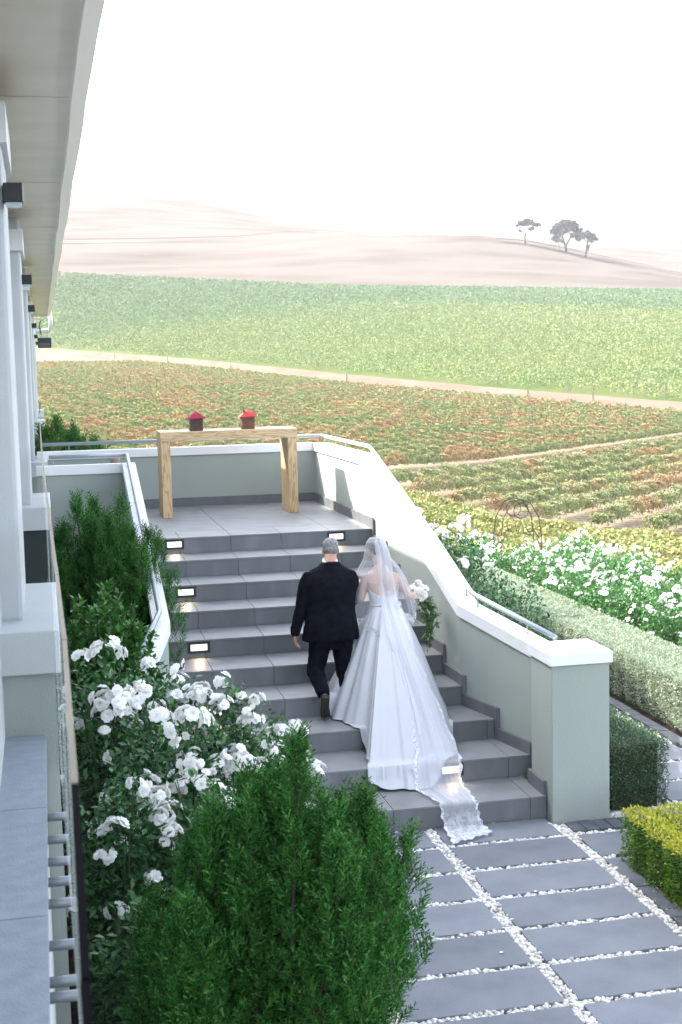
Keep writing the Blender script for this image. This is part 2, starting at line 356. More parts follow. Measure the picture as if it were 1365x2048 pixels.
# ------------------------------------------------------------------ staircase
st = empty('staircase', (2.2, 9.62, 0), 'wide grey tiled staircase with lit lamps in its risers, climbing to the landing', 'staircase')
def wx(Y, side):                  # inner faces of the side walls, flared at the foot
    u = max(0, min(1, (11.25-Y)/1.29)); return (3.45+.30*u) if side > 0 else (.93-.30*u)
JX = 1.883
for k in range(1, 11):
    y0 = YK(k); y1 = YK(k+1) if k < 10 else 17.6; z1 = k*RS; z0 = (k-1)*RS
    core = MB(); xa, xb = wx((y0+y1)/2, -1)-.05, wx(y0, 1)+.02
    if k == 1: xb = 3.62
    core.box(xa if k < 10 else .0, xb, y0+.012, y1+.02, z0-.02 if k == 1 else z0-.02, z1-.012)
    if k == 10: pass
    o = core.build('step' if k < 10 else 'landing', GROUT, st)
    tl = MB(); rl = MB()
    off = 0 if k != 1 else .0
    xs = [xa]+[x for x in [JX+.5385*i+(0.0 if k > 1 else -.008) for i in range(-4, 6)] if xa+.06 < x < xb-.04]+[xb]
    g2 = .0028
    if k < 10:
        for a, b in zip(xs[:-1], xs[1:]): tl.box(a+g2, b-g2, y0-.006, y1+.008, z1-.012, z1)
    else:
        xs2 = [.0]+[JX+.5385*i for i in range(-3, 3)]+[3.45]
        ys = [y0-.006, 14.87, 15.95, 17.03, 17.62]
        for i in range(len(ys)-1):
            xx = xs2 if i == 0 else [0.0, .80, 1.88, 2.96, 3.45]
            for a, b in zip(xx[:-1], xx[1:]): tl.box(a+g2, b-g2, ys[i]+(g2 if i else 0), ys[i+1]-g2, z1-.012, z1)
    for a, b in zip(xs[:-1], xs[1:]): rl.box(a+g2, b-g2, y0, y0+.012, z0+.002, z1-.014)
    t1 = tl.build('tread_tiles', TILE, st); t2 = rl.build('riser_tiles', RISER, st)
def steplight(x0, x1, k, dz=0):
    z0, z1 = (k-1)*RS+.052, (k-1)*RS+.152; y = YK(k)
    f = MB(); b = .02
    f.box(x0, x1, y-.010, y-.001, z0, z0+b); f.box(x0, x1, y-.010, y-.001, z1-b, z1); f.box(x0, x0+b*1.2, y-.010, y-.001, z0+b, z1-b); f.box(x1-b*1.2, x1, y-.010, y-.001, z0+b, z1-b)
    o = f.build('step_light', BLACK, st)
    q = MB(); q.box(x0+b*1.2, x1-b*1.2, y-.004, y-.001, z0+b, z1-b); q.build('light_panel', GLASSM, o)
    lt = bpy.data.lights.new('step_lamp', 'SPOT'); lt.energy = .35; lt.color = (1, .74, .45); lt.spot_size = math.radians(110); lt.shadow_soft_size = .03
    lo = bpy.data.objects.new('step_lamp', lt); C.objects.link(lo); lo.parent = o; lo.location = ((x0+x1)/2-st.location.x, y-.03-st.location.y, z0+.03)
    lo.rotation_euler = Vector((0, -.6, -1)).to_track_quat('-Z', 'Y').to_euler()
for k in (10, 8, 6, 4, 2): steplight(1.185, 1.385, k); steplight(2.925, 3.125, k)
# skirting tiles stepping up beside the right wall, the landing skirting
sk = MB()
for k in range(1, 10):
    y0, y1 = YK(k), YK(k+1); z = k*RS
    if k == 1: continue
    xa, xb = wx(y0, 1), wx(y1, 1)
    za, zb = z, z+.10
    sk.hull8([(xa-.028, y0-.015, za), (xa+.02, y0-.015, za), (xb+.02, y1-.015, za), (xb-.028, y1-.015, za)],
             [(xa-.028, y0-.015, zb), (xa+.02, y0-.015, zb), (xb+.02, y1-.015, zb+.0), (xb-.028, y1-.015, zb+.0)])
for k in range(2, 10):
    y0 = YK(k+1) if k < 10 else 0; xa = wx(y0, 1); z = k*RS
    sk.box(xa-.027, xa+.019, y0-.045, y0-.0155, z+.10, z+RS+.098)
sk.box(3.422, 3.45, YK(10)-.01, 17.60, 10*RS, 10*RS+.11); sk.box(.96, 3.422, 17.572, 17.60, 10*RS, 10*RS+.11); sk.box(0.0, .96, 17.572, 17.60, 10*RS, 10*RS+.11)
sk.box(3.60, 3.63, 9.63, 9.97, RS, RS+.11)
sk.build('skirting', RISER, st)

# ------------------------------------------------------------------ parapet walls
def capprof(Y):
    return float(np.interp(Y, [9.96, 11.25, 12.3, 14.95, 20], [1.11, 1.285, 1.62, 2.36, 2.36]))
RAILPTS = {}
def sidewall(side):
    s = side
    lab = 'sage plaster stair wall with sloping white cap on the right of the steps, sunlit along its upper half' if s > 0 else 'sage plaster stair wall with sloping white cap on the left of the steps, beside the juniper'
    e = empty('stair_wall', (3.5 if s > 0 else .88, 11, 0), lab, 'wall')
    ys = [9.965, 10.4, 10.8, 11.25, 11.8, 12.3, 13.2, 14.1, 14.95]+([17.6] if s > 0 else [15.09])
    th = .15 if s > 0 else .10
    w_ = MB(); c_ = MB()
    for a, b in zip(ys[:-1], ys[1:]):
        xa, xb = wx(a, s), wx(b, s); oa, ob = xa+s*th, xb+s*th
        if s > 0 and a >= 14.9: b = 17.6
        L = lambda xi, xo, y, z: [(xi, y, z), (xo, y, z)] if s > 0 else [(xo, y, z), (xi, y, z)]
        def quad(xi0, xo0, ya, xi1, xo1, yb, z0, z1):
            p = [(min(xi0, xo0), ya, z0), (max(xi0, xo0), ya, z0), (max(xi1, xo1), yb, z1), (min(xi1, xo1), yb, z1)]; return p
        w_.hull8(quad(xa, oa, a, xb, ob, b, -.3, -.3), quad(xa, oa, a, xb, ob, b, capprof(a)+.004, capprof(b)+.004))
        i = .02
        c_.hull8(quad(xa-s*i, oa+s*i, a, xb-s*i, ob+s*i, b, capprof(a), capprof(b)), quad(xa-s*i, oa+s*i, a, xb-s*i, ob+s*i, b, capprof(a)+.1, capprof(b)+.1))
    def weld(mb, name, m):
        o = mb.build(name, m, e); bm = bmesh.new(); bm.from_mesh(o.data); bmesh.ops.remove_doubles(bm, verts=bm.verts, dist=.0005)
        # drop the inner double faces
        seen = {}
        for f in bm.faces: seen.setdefault(tuple(sorted(v.index for v in f.verts)), []).append(f)
        bm.verts.index_update()
        kill = [f for fs in seen.values() if len(fs) > 1 for f in fs]
        bmesh.ops.delete(bm, geom=kill, context='FACES'); bm.to_mesh(o.data); bm.free(); return o
    weld(w_, 'wall', WALL); weld(c_, 'cap', WHITE)
    # handrail on short brackets
    xo = lambda y: wx(y, s)+s*(th-.035)
    pts = [(xo(y), y, capprof(y)+.19) for y in ([9.98, 11.25, 12.3, 14.95]+([17.66] if s > 0 else [15.04]))]
    if s > 0: pts += [(-.1, 17.68, 2.55)]
    else: pts += [(.02, 15.07, 2.55)]
    dense = []
    for p, q in zip(pts[:-1], pts[1:]):
        p, q = Vector(p), Vector(q); dense += [p.lerp(q, .02), p.lerp(q, .98)]
    r = MB(); r.tube(dense, .022, 10); hr = r.build('handrail', RAIL, e, smooth=True)
    for y in ([10.4, 11.15, 11.4, 12.5, 13.6, 14.9, 16.2, 17.5] if s > 0 else [11.4, 12.6, 13.8, 14.85]):
        b = MB(); b.tube([(xo(y), y, capprof(y)+.09), (xo(y), y, capprof(y)+.18)], .006, 6); b.tube([(xo(y), y, capprof(y)+.1), (xo(y), y, capprof(y)+.106)], .016, 8)
        b.build('rail_bracket', RAIL, hr)
    return e
sidewall(1); sidewall(-1)
e = empty('back_wall', (1.7, 17.7, 0), 'low sage wall with white cap closing the landing behind the wooden table', 'wall')
b = MB(); b.box(-.1, 3.449, 17.60, 17.75, -.5, 2.362); b.build('wall', WALL, e)
b = MB(); b.box(-.1, 3.428, 17.58, 17.77, 2.36, 2.46); b.build('cap', WHITE, e)
for x in (.3, 1.3, 2.3, 3.2):
    b = MB(); b.tube([(x, 17.68, 2.45), (x, 17.68, 2.545)], .006, 6); b.build('rail_bracket', RAIL, e)
e = empty('planter_wall', (.4, 15.1, 0), 'short sage wall with white cap between the building and the left stair wall', 'wall')
b = MB(); b.box(-.1, .929, 15.0, 15.09, -.5, 2.362); b.build('wall', WALL, e)
b = MB(); b.box(-.1, .808, 14.98, 15.11, 2.36, 2.46); b.build('cap', WHITE, e)
for x in (.08, .78):
    b = MB(); b.tube([(x, 15.06, 2.45), (x, 15.06, 2.545)], .006, 6); b.build('rail_bracket', RAIL, e)
e = empty('stair_pillar', (3.86, 9.73, 0), 'square sage pillar with white cap at the foot of the stairs', 'pillar')
b = MB(); b.box(3.63, 4.09, 9.505, 9.96, -.3, 1.20); b.build('shaft', WALL, e, bevel=.006)
b = MB(); b.box(3.61, 4.11, 9.485, 9.98, 1.199, 1.285); b.build('cap', WHITE, e, bevel=.003)

# ------------------------------------------------------------------ the building on the left
bd = empty('building', (-.3, 10, 0), 'long white building with columns and deep eaves along the left edge', 'building')
COLY = [6.2, 11.6, 17.2, 23.6, 31., 39.]
b = MB(); b.box(-6, -.22, 3.0, 46, -.5, 4.80); b.build('wall', BWALL, bd)
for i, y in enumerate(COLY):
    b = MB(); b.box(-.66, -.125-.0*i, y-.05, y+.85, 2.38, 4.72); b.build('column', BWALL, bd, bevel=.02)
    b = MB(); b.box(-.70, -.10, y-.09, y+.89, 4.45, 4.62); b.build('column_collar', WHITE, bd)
    b = MB(); b.box(-.66, .0, y-.30, y+1.0, -.4, 2.20); b.build('pier', WALL if i != 1 else mat('painted_pier_shade', (.035, .045, .045), .9), bd)  # second pier coloured near black, standing in for the deep shade between piers
    b = MB(); b.box(-.70, .025, y-.33, y+1.03, 2.198, 2.385); b.build('sill', BWALL, bd, bevel=.006)
b = MB(); b.box(-6, .215, -1.5, 33.5, 4.80, 4.86)
b.build('soffit', SOFF, bd)
BATT = mat('batten', (.82, .80, .74), .8)
for y in [.75+i*3.1 for i in range(11)]:
    b = MB(); b.box(-.5, .195, y, y+.014, 4.797, 4.7985); b.build('soffit_batten', BATT, bd)
b = MB()
ys = np.arange(-1.5, 33.6, .7)
for a, c in zip(ys[:-1], ys[1:]):
    j = lambda y: .004*math.sin(y*1.7)+.002*math.sin(y*4.1+1)
    ja, jc = j(a), j(c)
    b.hull8([(.200+ja, a, 4.74), (.276+ja, a, 4.775), (.276+jc, c, 4.775), (.200+jc, c, 4.74)], [(.200+ja, a, 4.92), (.288+ja, a, 4.92), (.288+jc, c, 4.92), (.200+jc, c, 4.99)])
b.build('fascia', FASC, bd)
b = MB(); b.box(-6, .20, -1.5, 33.5, 4.862, 4.93); b.box(-6, .302, 33.5, 33.56, 4.75, 4.93); b.build('roof', FASC, bd)
# wall lamps
def walllamp(y, first):
    e = empty('wall_lamp', (-.124, y, 4.24), first, 'wall lamp', 'black wall lamps on the columns')
    b = MB(); b.box(-.124, -.042, y-.06, y+.05, 4.20, 4.28); b.build('housing', BLACK, e, bevel=.004)
    b = MB(); b.box(-.115, -.048, y-.05, y+.04, 4.184, 4.1995); b.build('lens', mat('clear_lens', (.6, .68, .7), .1), e)
for y, l in zip([6.15, 11.9, 17.4, 24.0, 31.6, 39.6], ['nearest and largest black box lamp on the left columns', 'second nearest black box lamp on the left columns', 'third black box lamp along the left columns, just above the eave end', 'fourth black box lamp along the left columns', 'fifth black box lamp along the left columns, very small', 'farthest black box lamp on the left columns']): walllamp(y, l)
e = empty('outdoor_speaker', (.08, 34.2, 4.0), 'black outdoor speaker under the far end of the eaves', 'speaker')
b = MB(); b.box(-.05, .27, 34.1, 34.3, 4.02, 4.27); b.build('cabinet', BLACK, e, bevel=.01)
b = MB(); b.box(-.02, .24, 34.07, 34.098, 4.05, 4.14); b.build('grille', mat('speaker_grille', (.08, .08, .09), .3), e)
e = empty('downpipe_bracket', (.12, 34.6, 4.4), 'white rain pipe with black bracket hanging from the eave end', 'rain pipe')
b = MB(); b.tube([(.26, 33.7, 4.9), (.28, 34, 4.6), (.24, 34.2, 4.45), (-.1, 34.2, 4.42)], .05, 8); b.build('pipe', WHITE, e, smooth=True)
b = MB(); b.tube([(.05, 34.05, 4.7), (.0, 34.05, 4.55), (.04, 34.05, 4.33)], .016, 6); b.build('bracket', BLACK, e)
# balcony coping and glass balustrade close to the camera
e = empty('balcony_wall', (-.15, 4, 0), 'balcony wall with blue grey stone coping in the bottom left corner', 'balcony wall')
b = MB(); b.box(-.235, -.062, .8, 5.88, -.4, 1.905); b.build('wall', BWALL, e)
ysx = [.8, 1.9, 3.87, 4.87, 5.868]
for a, c in zip(ysx[:-1], ysx[1:]):
    b = MB(); b.box(-.245, -.050, a+.003, c-.003, 1.906, 1.935); b.build('coping_stone', STONE, e, bevel=.003)
gl = bpy.data.materials.new('balustrade_glass'); gl.use_nodes = True; t = gl.node_tree; N = t.nodes; pb = N['Principled BSDF']
pb.inputs['Base Color'].default_value = (.80, .88, .86, 1); pb.inputs['Roughness'].default_value = .06; pb.inputs['Transmission Weight'].default_value = 0; pb.inputs['Alpha'].default_value = .16
GE = mat('glass_edge', (.34, .29, .21), .5, var=[(.22, .18, .12), (.42, .36, .27)], scale=3, stretch=(1, .6, 1))
TUBEM = mat('dull_steel_tube', (.20, .23, .25), .5, metal=.4)
MATTEB = mat('matte_black_rubber', (.004, .004, .006), .9, spec=.05)
gb = empty('glass_balustrade', (.05, 6, 2), 'frameless glass balustrade seen almost edge on along the left side', 'balustrade')
segs = [(1.0, 1.40, .011, .011, 2), (1.41, 2.10, .012, .017, 2), (2.11, 3.26, .017, .020, 1), (3.27, 4.32, .020, .014, 1), (4.33, 5.55, .014, .005, 1), (5.56, 7.7, .005, -.011, 0), (7.72, 12., -.011, -.033, 0), (12.02, 16, -.033, -.045, 1), (16.02, 21, -.045, -.055, 1), (21.02, 28, -.055, -.06, 2)]
for a, c, xa, xc, dark in segs:
    b = MB(); b.hull8([(xa, a, 1.80), (xa+.008, a, 1.80), (xc+.008, c, 1.80), (xc, c, 1.80)], [(xa, a, 2.84), (xa+.008, a, 2.84), (xc+.008, c, 2.84), (xc, c, 2.84)]); pn = b.build('glass_panel', gl, gb)
    b = MB(); w3 = .0105; b.hull8([(xa-.001, a, 2.841), (xa+w3, a, 2.841), (xc+w3, c, 2.841), (xc-.001, c, 2.841)], [(xa-.001, a, 2.849), (xa+w3, a, 2.849), (xc+w3, c, 2.849), (xc-.001, c, 2.849)])
    b.build('top_edge', MATTEB if dark == 2 else GE, gb)
for y in (5.92, 5.41, 5.14, 4.90, 4.70, 4.50, 4.16, 3.90, 3.80):
    b = MB(); b.tube([(-.075, y, 1.72), (.021, y, 1.72)], .017, 10); b.build('support_tube', TUBEM, gb, smooth=True)


# ------------------------------------------------------------------ wooden table and lanterns
def wood(name, cols, sx=(1, 6, 6), rot=0):
    cols = [alb(c) for c in cols]
    m = bpy.data.materials.new(name); m.use_nodes = True; t = m.node_tree; N = t.nodes; L = t.links; b = N['Principled BSDF']; b.inputs['Roughness'].default_value = .55
    tc = N.new('ShaderNodeTexCoord'); mp = N.new('ShaderNodeMapping'); mp.inputs['Scale'].default_value = sx; L.new(tc.outputs['Object'], mp.inputs[0])
    n = N.new('ShaderNodeTexNoise'); n.inputs['Scale'].default_value = 1.6; n.inputs['Detail'].default_value = 3; L.new(mp.outputs[0], n.inputs[0])
    wv = N.new('ShaderNodeMath'); wv.operation = 'MULTIPLY'; wv.inputs[1].default_value = 55; L.new(n.outputs['Fac'], wv.inputs[0])
    sn = N.new('ShaderNodeMath'); sn.operation = 'SINE'; L.new(wv.outputs[0], sn.inputs[0])
    cr = N.new('ShaderNodeValToRGB'); cr.color_ramp.elements[0].color = (*cols[0], 1); cr.color_ramp.elements[1].color = (*cols[1], 1); cr.color_ramp.elements[0].position = .0; cr.color_ramp.elements[1].position = .55
    mr = N.new('ShaderNodeMapRange'); mr.inputs[1].default_value = -1; L.new(sn.outputs[0], mr.inputs[0]); L.new(mr.outputs[0], cr.inputs[0])
    v = N.new('ShaderNodeTexVoronoi'); v.inputs['Scale'].default_value = 1.0; mp2 = N.new('ShaderNodeMapping'); mp2.inputs['Scale'].default_value = (2.3, 3, 3); L.new(tc.outputs['Object'], mp2.inputs[0]); L.new(mp2.outputs[0], v.inputs['Vector'])
    lt = N.new('ShaderNodeMapRange'); lt.inputs[1].default_value = .06; lt.inputs[2].default_value = .13; lt.inputs[3].default_value = 1; lt.inputs[4].default_value = 0; L.new(v.outputs['Distance'], lt.inputs[0])
    mx = N.new('ShaderNodeMix'); mx.data_type = 'RGBA'; mx.inputs[7].default_value = (.16, .07, .03, 1); L.new(lt.outputs[0], mx.inputs[0]); L.new(cr.outputs[0], mx.inputs[6]); L.new(mx.outputs[2], b.inputs['Base Color'])
    return m
WOODX = wood('pine_beam', ((.50, .32, .15), (.70, .51, .29)), (1, 6, 7))
WOODZ = wood('pine_leg', ((.46, .29, .13), (.68, .49, .27)), (7, 5, 1))
tb = empty('wooden_table', (2.15, 16.5, 10*RS), 'tall pine beam table with thick slab legs standing on the landing', 'table')
TX0, TX1, TY0, TY1, TZ = 1.335, 2.975, 16.24, 16.78, 2.725
b = MB(); b.box(TX0, TX1, TY0, TY1, TZ-.115, TZ); b.build('table_top', WOODX, tb, bevel=.004)
b = MB(); b.box(TX0+.004, TX0+.115, TY0+.004, TY1-.004, 10*RS+.001, TZ-.117); b.build('leg', WOODZ, tb, bevel=.004)
b = MB(); b.box(TX1-.115, TX1-.004, TY0+.004, TY1-.004, 10*RS+.001, TZ-.117); b.build('leg', WOODZ, tb, bevel=.004)
for x in (TX0+.07, TX1-.07):
    b = MB(); b.tube([(x, TY0-.006, TZ-.045), (x, TY0+.01, TZ-.045)], .011, 10); b.build('bolt', RAIL, tb)
SLATW = mat('dark_stained_slats', (.06, .025, .015), .45, var=[(.04, .018, .012), (.10, .04, .022)], scale=20)
SLATL = mat('reddish_stained_slats', (.16, .06, .025), .45, var=[(.08, .03, .015), (.24, .09, .03)], scale=14)
REDF = mat('crimson_felt', (.32, .004, .035), .8, var=[(.26, .003, .03), (.40, .006, .05)], scale=10)
REDF2 = mat('red_felt', (.45, .008, .02), .8, var=[(.36, .006, .02), (.55, .02, .02)], scale=10)
def lantern(x, y, label, mt, rf, tilt, spike):
    e = empty('lantern', (x, y, TZ), label, 'lantern', 'slatted lanterns on the wooden table'); w2 = .078
    for i in range(5):
        z = TZ+.004+i*.029; b = MB(); s = 1+.03*math.sin(i*2.3)
        for (a0, a1, c0, c1) in ((-w2*s, w2*s, -w2*s, -w2*s+.012), (-w2*s, w2*s, w2*s-.012, w2*s), (-w2*s, -w2*s+.012, -w2*s+.013, w2*s-.013), (w2*s-.012, w2*s, -w2*s+.013, w2*s-.013)):
            b.box(x+a0, x+a1, y+c0, y+c1, z, z+.024)
        b.build('slat_ring', mt, e)
    b = MB(); b.box(x-w2+.014, x+w2-.014, y-w2+.014, y+w2-.014, TZ+.002, TZ+.142); b.build('inner_box', BLACK, e)
    b = MB(); z0 = TZ+.151; rw = .105; ap = (x+tilt, y, z0+.082); q = [(x-rw, y-rw, z0-.004), (x+rw, y-rw, z0+.004), (x+rw, y+rw, z0+.004), (x-rw, y+rw, z0-.004)]
    mid = [tuple(np.array(p)*.5+np.array(ap)*.5+np.array((0, 0, .006))) for p in q]
    b.poly(q+mid+[ap]+[(p[0], p[1], p[2]-.008) for p in q], [(0, 1, 5, 4), (1, 2, 6, 5), (2, 3, 7, 6), (3, 0, 4, 7), (4, 5, 8), (5, 6, 8), (6, 7, 8), (7, 4, 8), (9, 10, 1, 0), (10, 11, 2, 1), (11, 12, 3, 2), (12, 9, 0, 3), (12, 11, 10, 9)])
    r = b.build('roof', rf, e)
    if spike:
        b = MB(); b.poly([(x-.06, y-.05, z0+.03), (x-.02, y-.05, z0+.05), (x-.045, y-.02, z0+.06), (x-.055, y-.04, z0+.098)], [(0, 1, 3), (1, 2, 3), (2, 0, 3), (0, 2, 1)]); b.build('flap', REDF2, r)
lantern(1.775, 16.36, 'dark brown slatted lantern with crimson roof on the left of the table', SLATW, REDF, 0, False)
lantern(2.405, 16.42, 'reddish brown slatted lantern with bright red roof and raised flap, on the right', SLATL, REDF2, .01, True)

# ------------------------------------------------------------------ figures
def cap_mesh(bm, p0, r0, p1, r1, n=14):
    p0, p1 = Vector(p0), Vector(p1); d = (p1-p0); Ln = d.length; d.normalize(); a = d.orthogonal().normalized(); b = d.cross(a)
    rings = []
    for k in range(1, 5): t = math.pi/2*(1-k/4); rings.append((-math.sin(t)*r0, math.cos(t)*r0))
    for k in range(0, 4): t = math.pi/2*(k/4); rings.append((Ln+math.sin(t)*r1, math.cos(t)*r1))
    vs = [[bm.verts.new(p0+d*h+(a*math.cos(2*math.pi*i/n)+b*math.sin(2*math.pi*i/n))*r) for i in range(n)] for h, r in rings]
    t0 = bm.verts.new(p0-d*r0); t1 = bm.verts.new(p0+d*(Ln+r1))
    for u, v in zip(vs[:-1], vs[1:]):
        for i in range(n): bm.faces.new((u[i], u[(i+1) % n], v[(i+1) % n], v[i]))
    for i in range(n): bm.faces.new((t0, vs[0][(i+1) % n], vs[0][i])); bm.faces.new((t1, vs[-1][i], vs[-1][(i+1) % n]))
def ell_mesh(bm, c, r, rot=(0, 0, 0)):
    from mathutils import Euler
    M = Matrix.Translation(c) @ Euler(rot).to_matrix().to_4x4() @ Matrix.Diagonal((*r, 1))
    bmesh.ops.create_icosphere(bm, subdivisions=3, radius=1, matrix=M)
def loft_mesh(bm, rings, n=24, p=2.3):     # rings: (cx,cy,cz,rx,ry)
    vs = []
    for cx, cy, cz, rx, ry in rings:
        row = []
        for i in range(n):
            t = 2*math.pi*i/n; c, s = math.cos(t), math.sin(t)
            row.append(bm.verts.new((cx+rx*math.copysign(abs(c)**(2/p), c), cy+ry*math.copysign(abs(s)**(2/p), s), cz)))
        vs.append(row)
    for u, v in zip(vs[:-1], vs[1:]):
        for i in range(n): bm.faces.new((u[i], u[(i+1) % n], v[(i+1) % n], v[i]))
    bm.faces.new(vs[0][::-1]); bm.faces.new(vs[-1])
def blob(name, m, parent, caps=(), ells=(), lofts=(), vox=.008, smooth=4, chains=(), crease=0):
    bm = bmesh.new()
    for c in caps: cap_mesh(bm, *c)
    for ch in chains:
        for (p0, r0), (p1, r1) in zip(ch[:-1], ch[1:]): cap_mesh(bm, p0, r0, p1, r1)
    for e in ells: ell_mesh(bm, *e)
    for l in lofts: loft_mesh(bm, l)
    bmesh.ops.recalc_face_normals(bm, faces=bm.faces); me = bpy.data.meshes.new(name); bm.to_mesh(me); bm.free()
    o = bpy.data.objects.new('tmp', me); C.objects.link(o)
    r = o.modifiers.new('r', 'REMESH'); r.mode = 'VOXEL'; r.voxel_size = vox
    if smooth: s = o.modifiers.new('s', 'SMOOTH'); s.factor = .5; s.iterations = smooth
    dg = bpy.context.evaluated_depsgraph_get(); me2 = bpy.data.meshes.new_from_object(o.evaluated_get(dg)); me2.name = name
    bpy.data.objects.remove(o); me2.materials.clear()
    if crease:
        from mathutils import noise
        for v in me2.vertices:
            p = v.co; a = noise.noise(Vector((p.x*9, p.y*9, p.z*16))); b_ = 1-abs(noise.noise(Vector((p.x*14+p.z*9, p.y*14, p.z*17-p.x*8))))*2
            v.co = p+v.normal*crease*(a*.8+b_*.5)
    return link(name, me2, parent, m, True)
SKIN = mat('skin', (.52, .27, .19), .5, var=[(.48, .23, .16), (.58, .32, .23)], scale=9); SKIN.node_tree.nodes['Principled BSDF'].inputs['Subsurface Weight'].default_value = .15; SKIN.node_tree.nodes['Principled BSDF'].inputs['Subsurface Radius'].default_value = (.012, .005, .003)
SKINB = mat('fair_skin', (.62, .40, .31), .5, var=[(.58, .36, .28), (.68, .46, .37)], scale=7)
SUIT = mat('black_suit_wool', (.004, .005, .008), .9, var=[(.003, .0035, .006), (.006, .008, .014)], scale=20, bump=.35, bscale=260)
SUIT.node_tree.nodes['Principled BSDF'].inputs['Specular IOR Level'].default_value = .08
SHOE = mat('black_shoe_leather', (.012, .011, .012), .3)
SOLE = mat('dark_sole', (.02, .016, .014), .5); WELT = mat('tan_welt', (.22, .13, .07), .6)
GREYHAIR = mat('grey_hair', (.28, .28, .28), .7, var=[(.10, .10, .11), (.42, .42, .43)], scale=60, bump=.8, bscale=160)
BROWNHAIR = mat('brown_hair', (.07, .05, .045), .5, var=[(.04, .03, .03), (.13, .10, .09)], scale=40, stretch=(1, 1, .2), bump=.7, bscale=150)
SHIRT = mat('white_shirt', (.8, .8, .82), .7)
def hand(chains, caps, wrist, d, side, L=.155, curl=.5, thumb=None):
    """palm and five fingers from the wrist; d: pointing direction, side: across the palm"""
    wrist, d, side = Vector(wrist), Vector(d).normalized(), Vector(side).normalized(); nrm = d.cross(side).normalized()
    pl = L*.5
    for i in (-1.2, -.4, .4, 1.2): caps.append((wrist+side*i*.012, .013, wrist+d*pl+side*i*.0155, .0115))
    for i, ln in zip((-1.5, -.5, .5, 1.5), (.82, .96, 1.0, .76)):
        b = wrist+d*pl+side*i*.0145; ln *= L*.5; dd = d.copy(); ch = [(b, .0092)]
        for k, f in enumerate((.45, .32, .25)):
            dd = (dd+nrm*curl*(.5+.3*k)).normalized(); b = b+dd*ln*f; ch.append((b, .0088-.0008*k))
        chains.append(ch)
    s = thumb if thumb else 1; b = wrist+d*pl*.2+side*s*.018; chains.append([(b, .013), (b+(d*.6+side*s*.7+nrm*.3).normalized()*.032, .0105), (b+(d*.6+side*s*.7+nrm*.3).normalized()*.032+(d+nrm*.3).normalized()*.03, .009)])
def head_parts(c, sc=1.0, fwd=(0, 1, 0), yawa=0, pitcha=0):
    """ellipsoids of a head with a face; fwd along +y before turning"""
    from mathutils import Euler
    R = Euler((pitcha, 0, yawa)).to_matrix(); c = Vector(c); P = lambda x, y, z: c+R @ Vector((x, y, z))*sc; rt = (pitcha, 0, yawa)
    e = [(P(0, -.005, .025), (.074*sc, .09*sc, .082*sc), rt), (P(0, .012, -.03), (.060*sc, .070*sc, .075*sc), rt), (P(0, .05, -.075), (.032*sc, .035*sc, .028*sc), rt),
         (P(0, .088, -.022), (.010*sc, .016*sc, .020*sc), rt), (P(.076, -.004, -.012), (.009*sc, .018*sc, .03*sc), rt), (P(-.076, -.004, -.012), (.009*sc, .018*sc, .03*sc), rt),
         (P(0, .078, -.055), (.022*sc, .010*sc, .007*sc), rt), (P(.028, .076, .012), (.016*sc, .010*sc, .006*sc), rt), (P(-.028, .076, .012), (.016*sc, .010*sc, .006*sc), rt)]
    return e, P, rt
EYEM = mat('eye', (.7, .7, .68), .2)
def eyes(P, parent, sc):
    b = bmesh.new()
    for sx in (-1, 1): ell_mesh(b, P(sx*.028, .077, .0), (.011*sc, .006*sc, .006*sc))
    me = bpy.data.meshes.new('eyes'); b.to_mesh(me); b.free(); link('eyes', me, parent, EYEM, True)

# --- man in the black suit
mn = empty('person', (2.32, 11.1, 3*RS), 'grey haired man in a black suit walking up the steps beside the bride', 'person')
he, P, rt = head_parts((2.415, 11.70, 1.862), .92, yawa=math.radians(-4), pitcha=math.radians(-14))
chains, caps = [], []
hand(chains, caps, (2.028, 11.42, 1.195), (.06, .03, -1), (.35, 1, 0), L=.15, curl=.45, thumb=1)
hand(chains, caps, (2.62, 11.86, 1.42), (-.3, .9, .1), (1, .2, 0), L=.15, curl=.4, thumb=-1)
chains += [[((2.385, 11.60, 1.74), .058), ((2.405, 11.66, 1.80), .055)],
           [((2.20, 11.53, 1.61), .032), ((2.10, 11.47, 1.43), .042), ((2.028, 11.42, 1.20), .026)],
           [((2.52, 11.53, 1.61), .032), ((2.60, 11.60, 1.43), .042), ((2.62, 11.84, 1.42), .027)],
           [((2.245, 11.40, 1.12), .066), ((2.185, 11.36, .86), .052), ((2.19, 11.03, .735), .036), ((2.19, 11.03, .60), .03)],
           [((2.43, 11.40, 1.12), .066), ((2.43, 11.30, .84), .052), ((2.405, 11.09, .58), .036), ((2.405, 11.14, .545), .03)]]
blob('body', SKIN, mn, caps, he, [[(2.335, 11.39, 1.16, .12, .07), (2.34, 11.42, 1.3, .15, .09), (2.36, 11.50, 1.55, .18, .10), (2.37, 11.54, 1.66, .11, .06), (2.38, 11.57, 1.72, .05, .045)]], vox=.006, smooth=3, chains=chains)
eyes(P, mn, .92)
hr = [(P(0, -.012, .034), (.078*.92, .092*.92, .080*.92), rt), (P(0, -.045, -.005), (.066*.92, .055*.92, .062*.92), rt)]
blob('hair', GREYHAIR, mn, ells=hr, vox=.006, smooth=2)
j = [(2.333, 11.37, 1.128, .252, .135), (2.333, 11.375, 1.15, .250, .137), (2.337, 11.385, 1.22, .238, .138), (2.345, 11.41, 1.32, .218, .130), (2.355, 11.45, 1.42, .212, .128), (2.362, 11.48, 1.52, .222, .135), (2.368, 11.51, 1.60, .232, .132), (2.372, 11.53, 1.66, .218, .110), (2.374, 11.55, 1.695, .185, .088), (2.378, 11.565, 1.73, .12, .070), (2.384, 11.58, 1.77, .068, .060)]
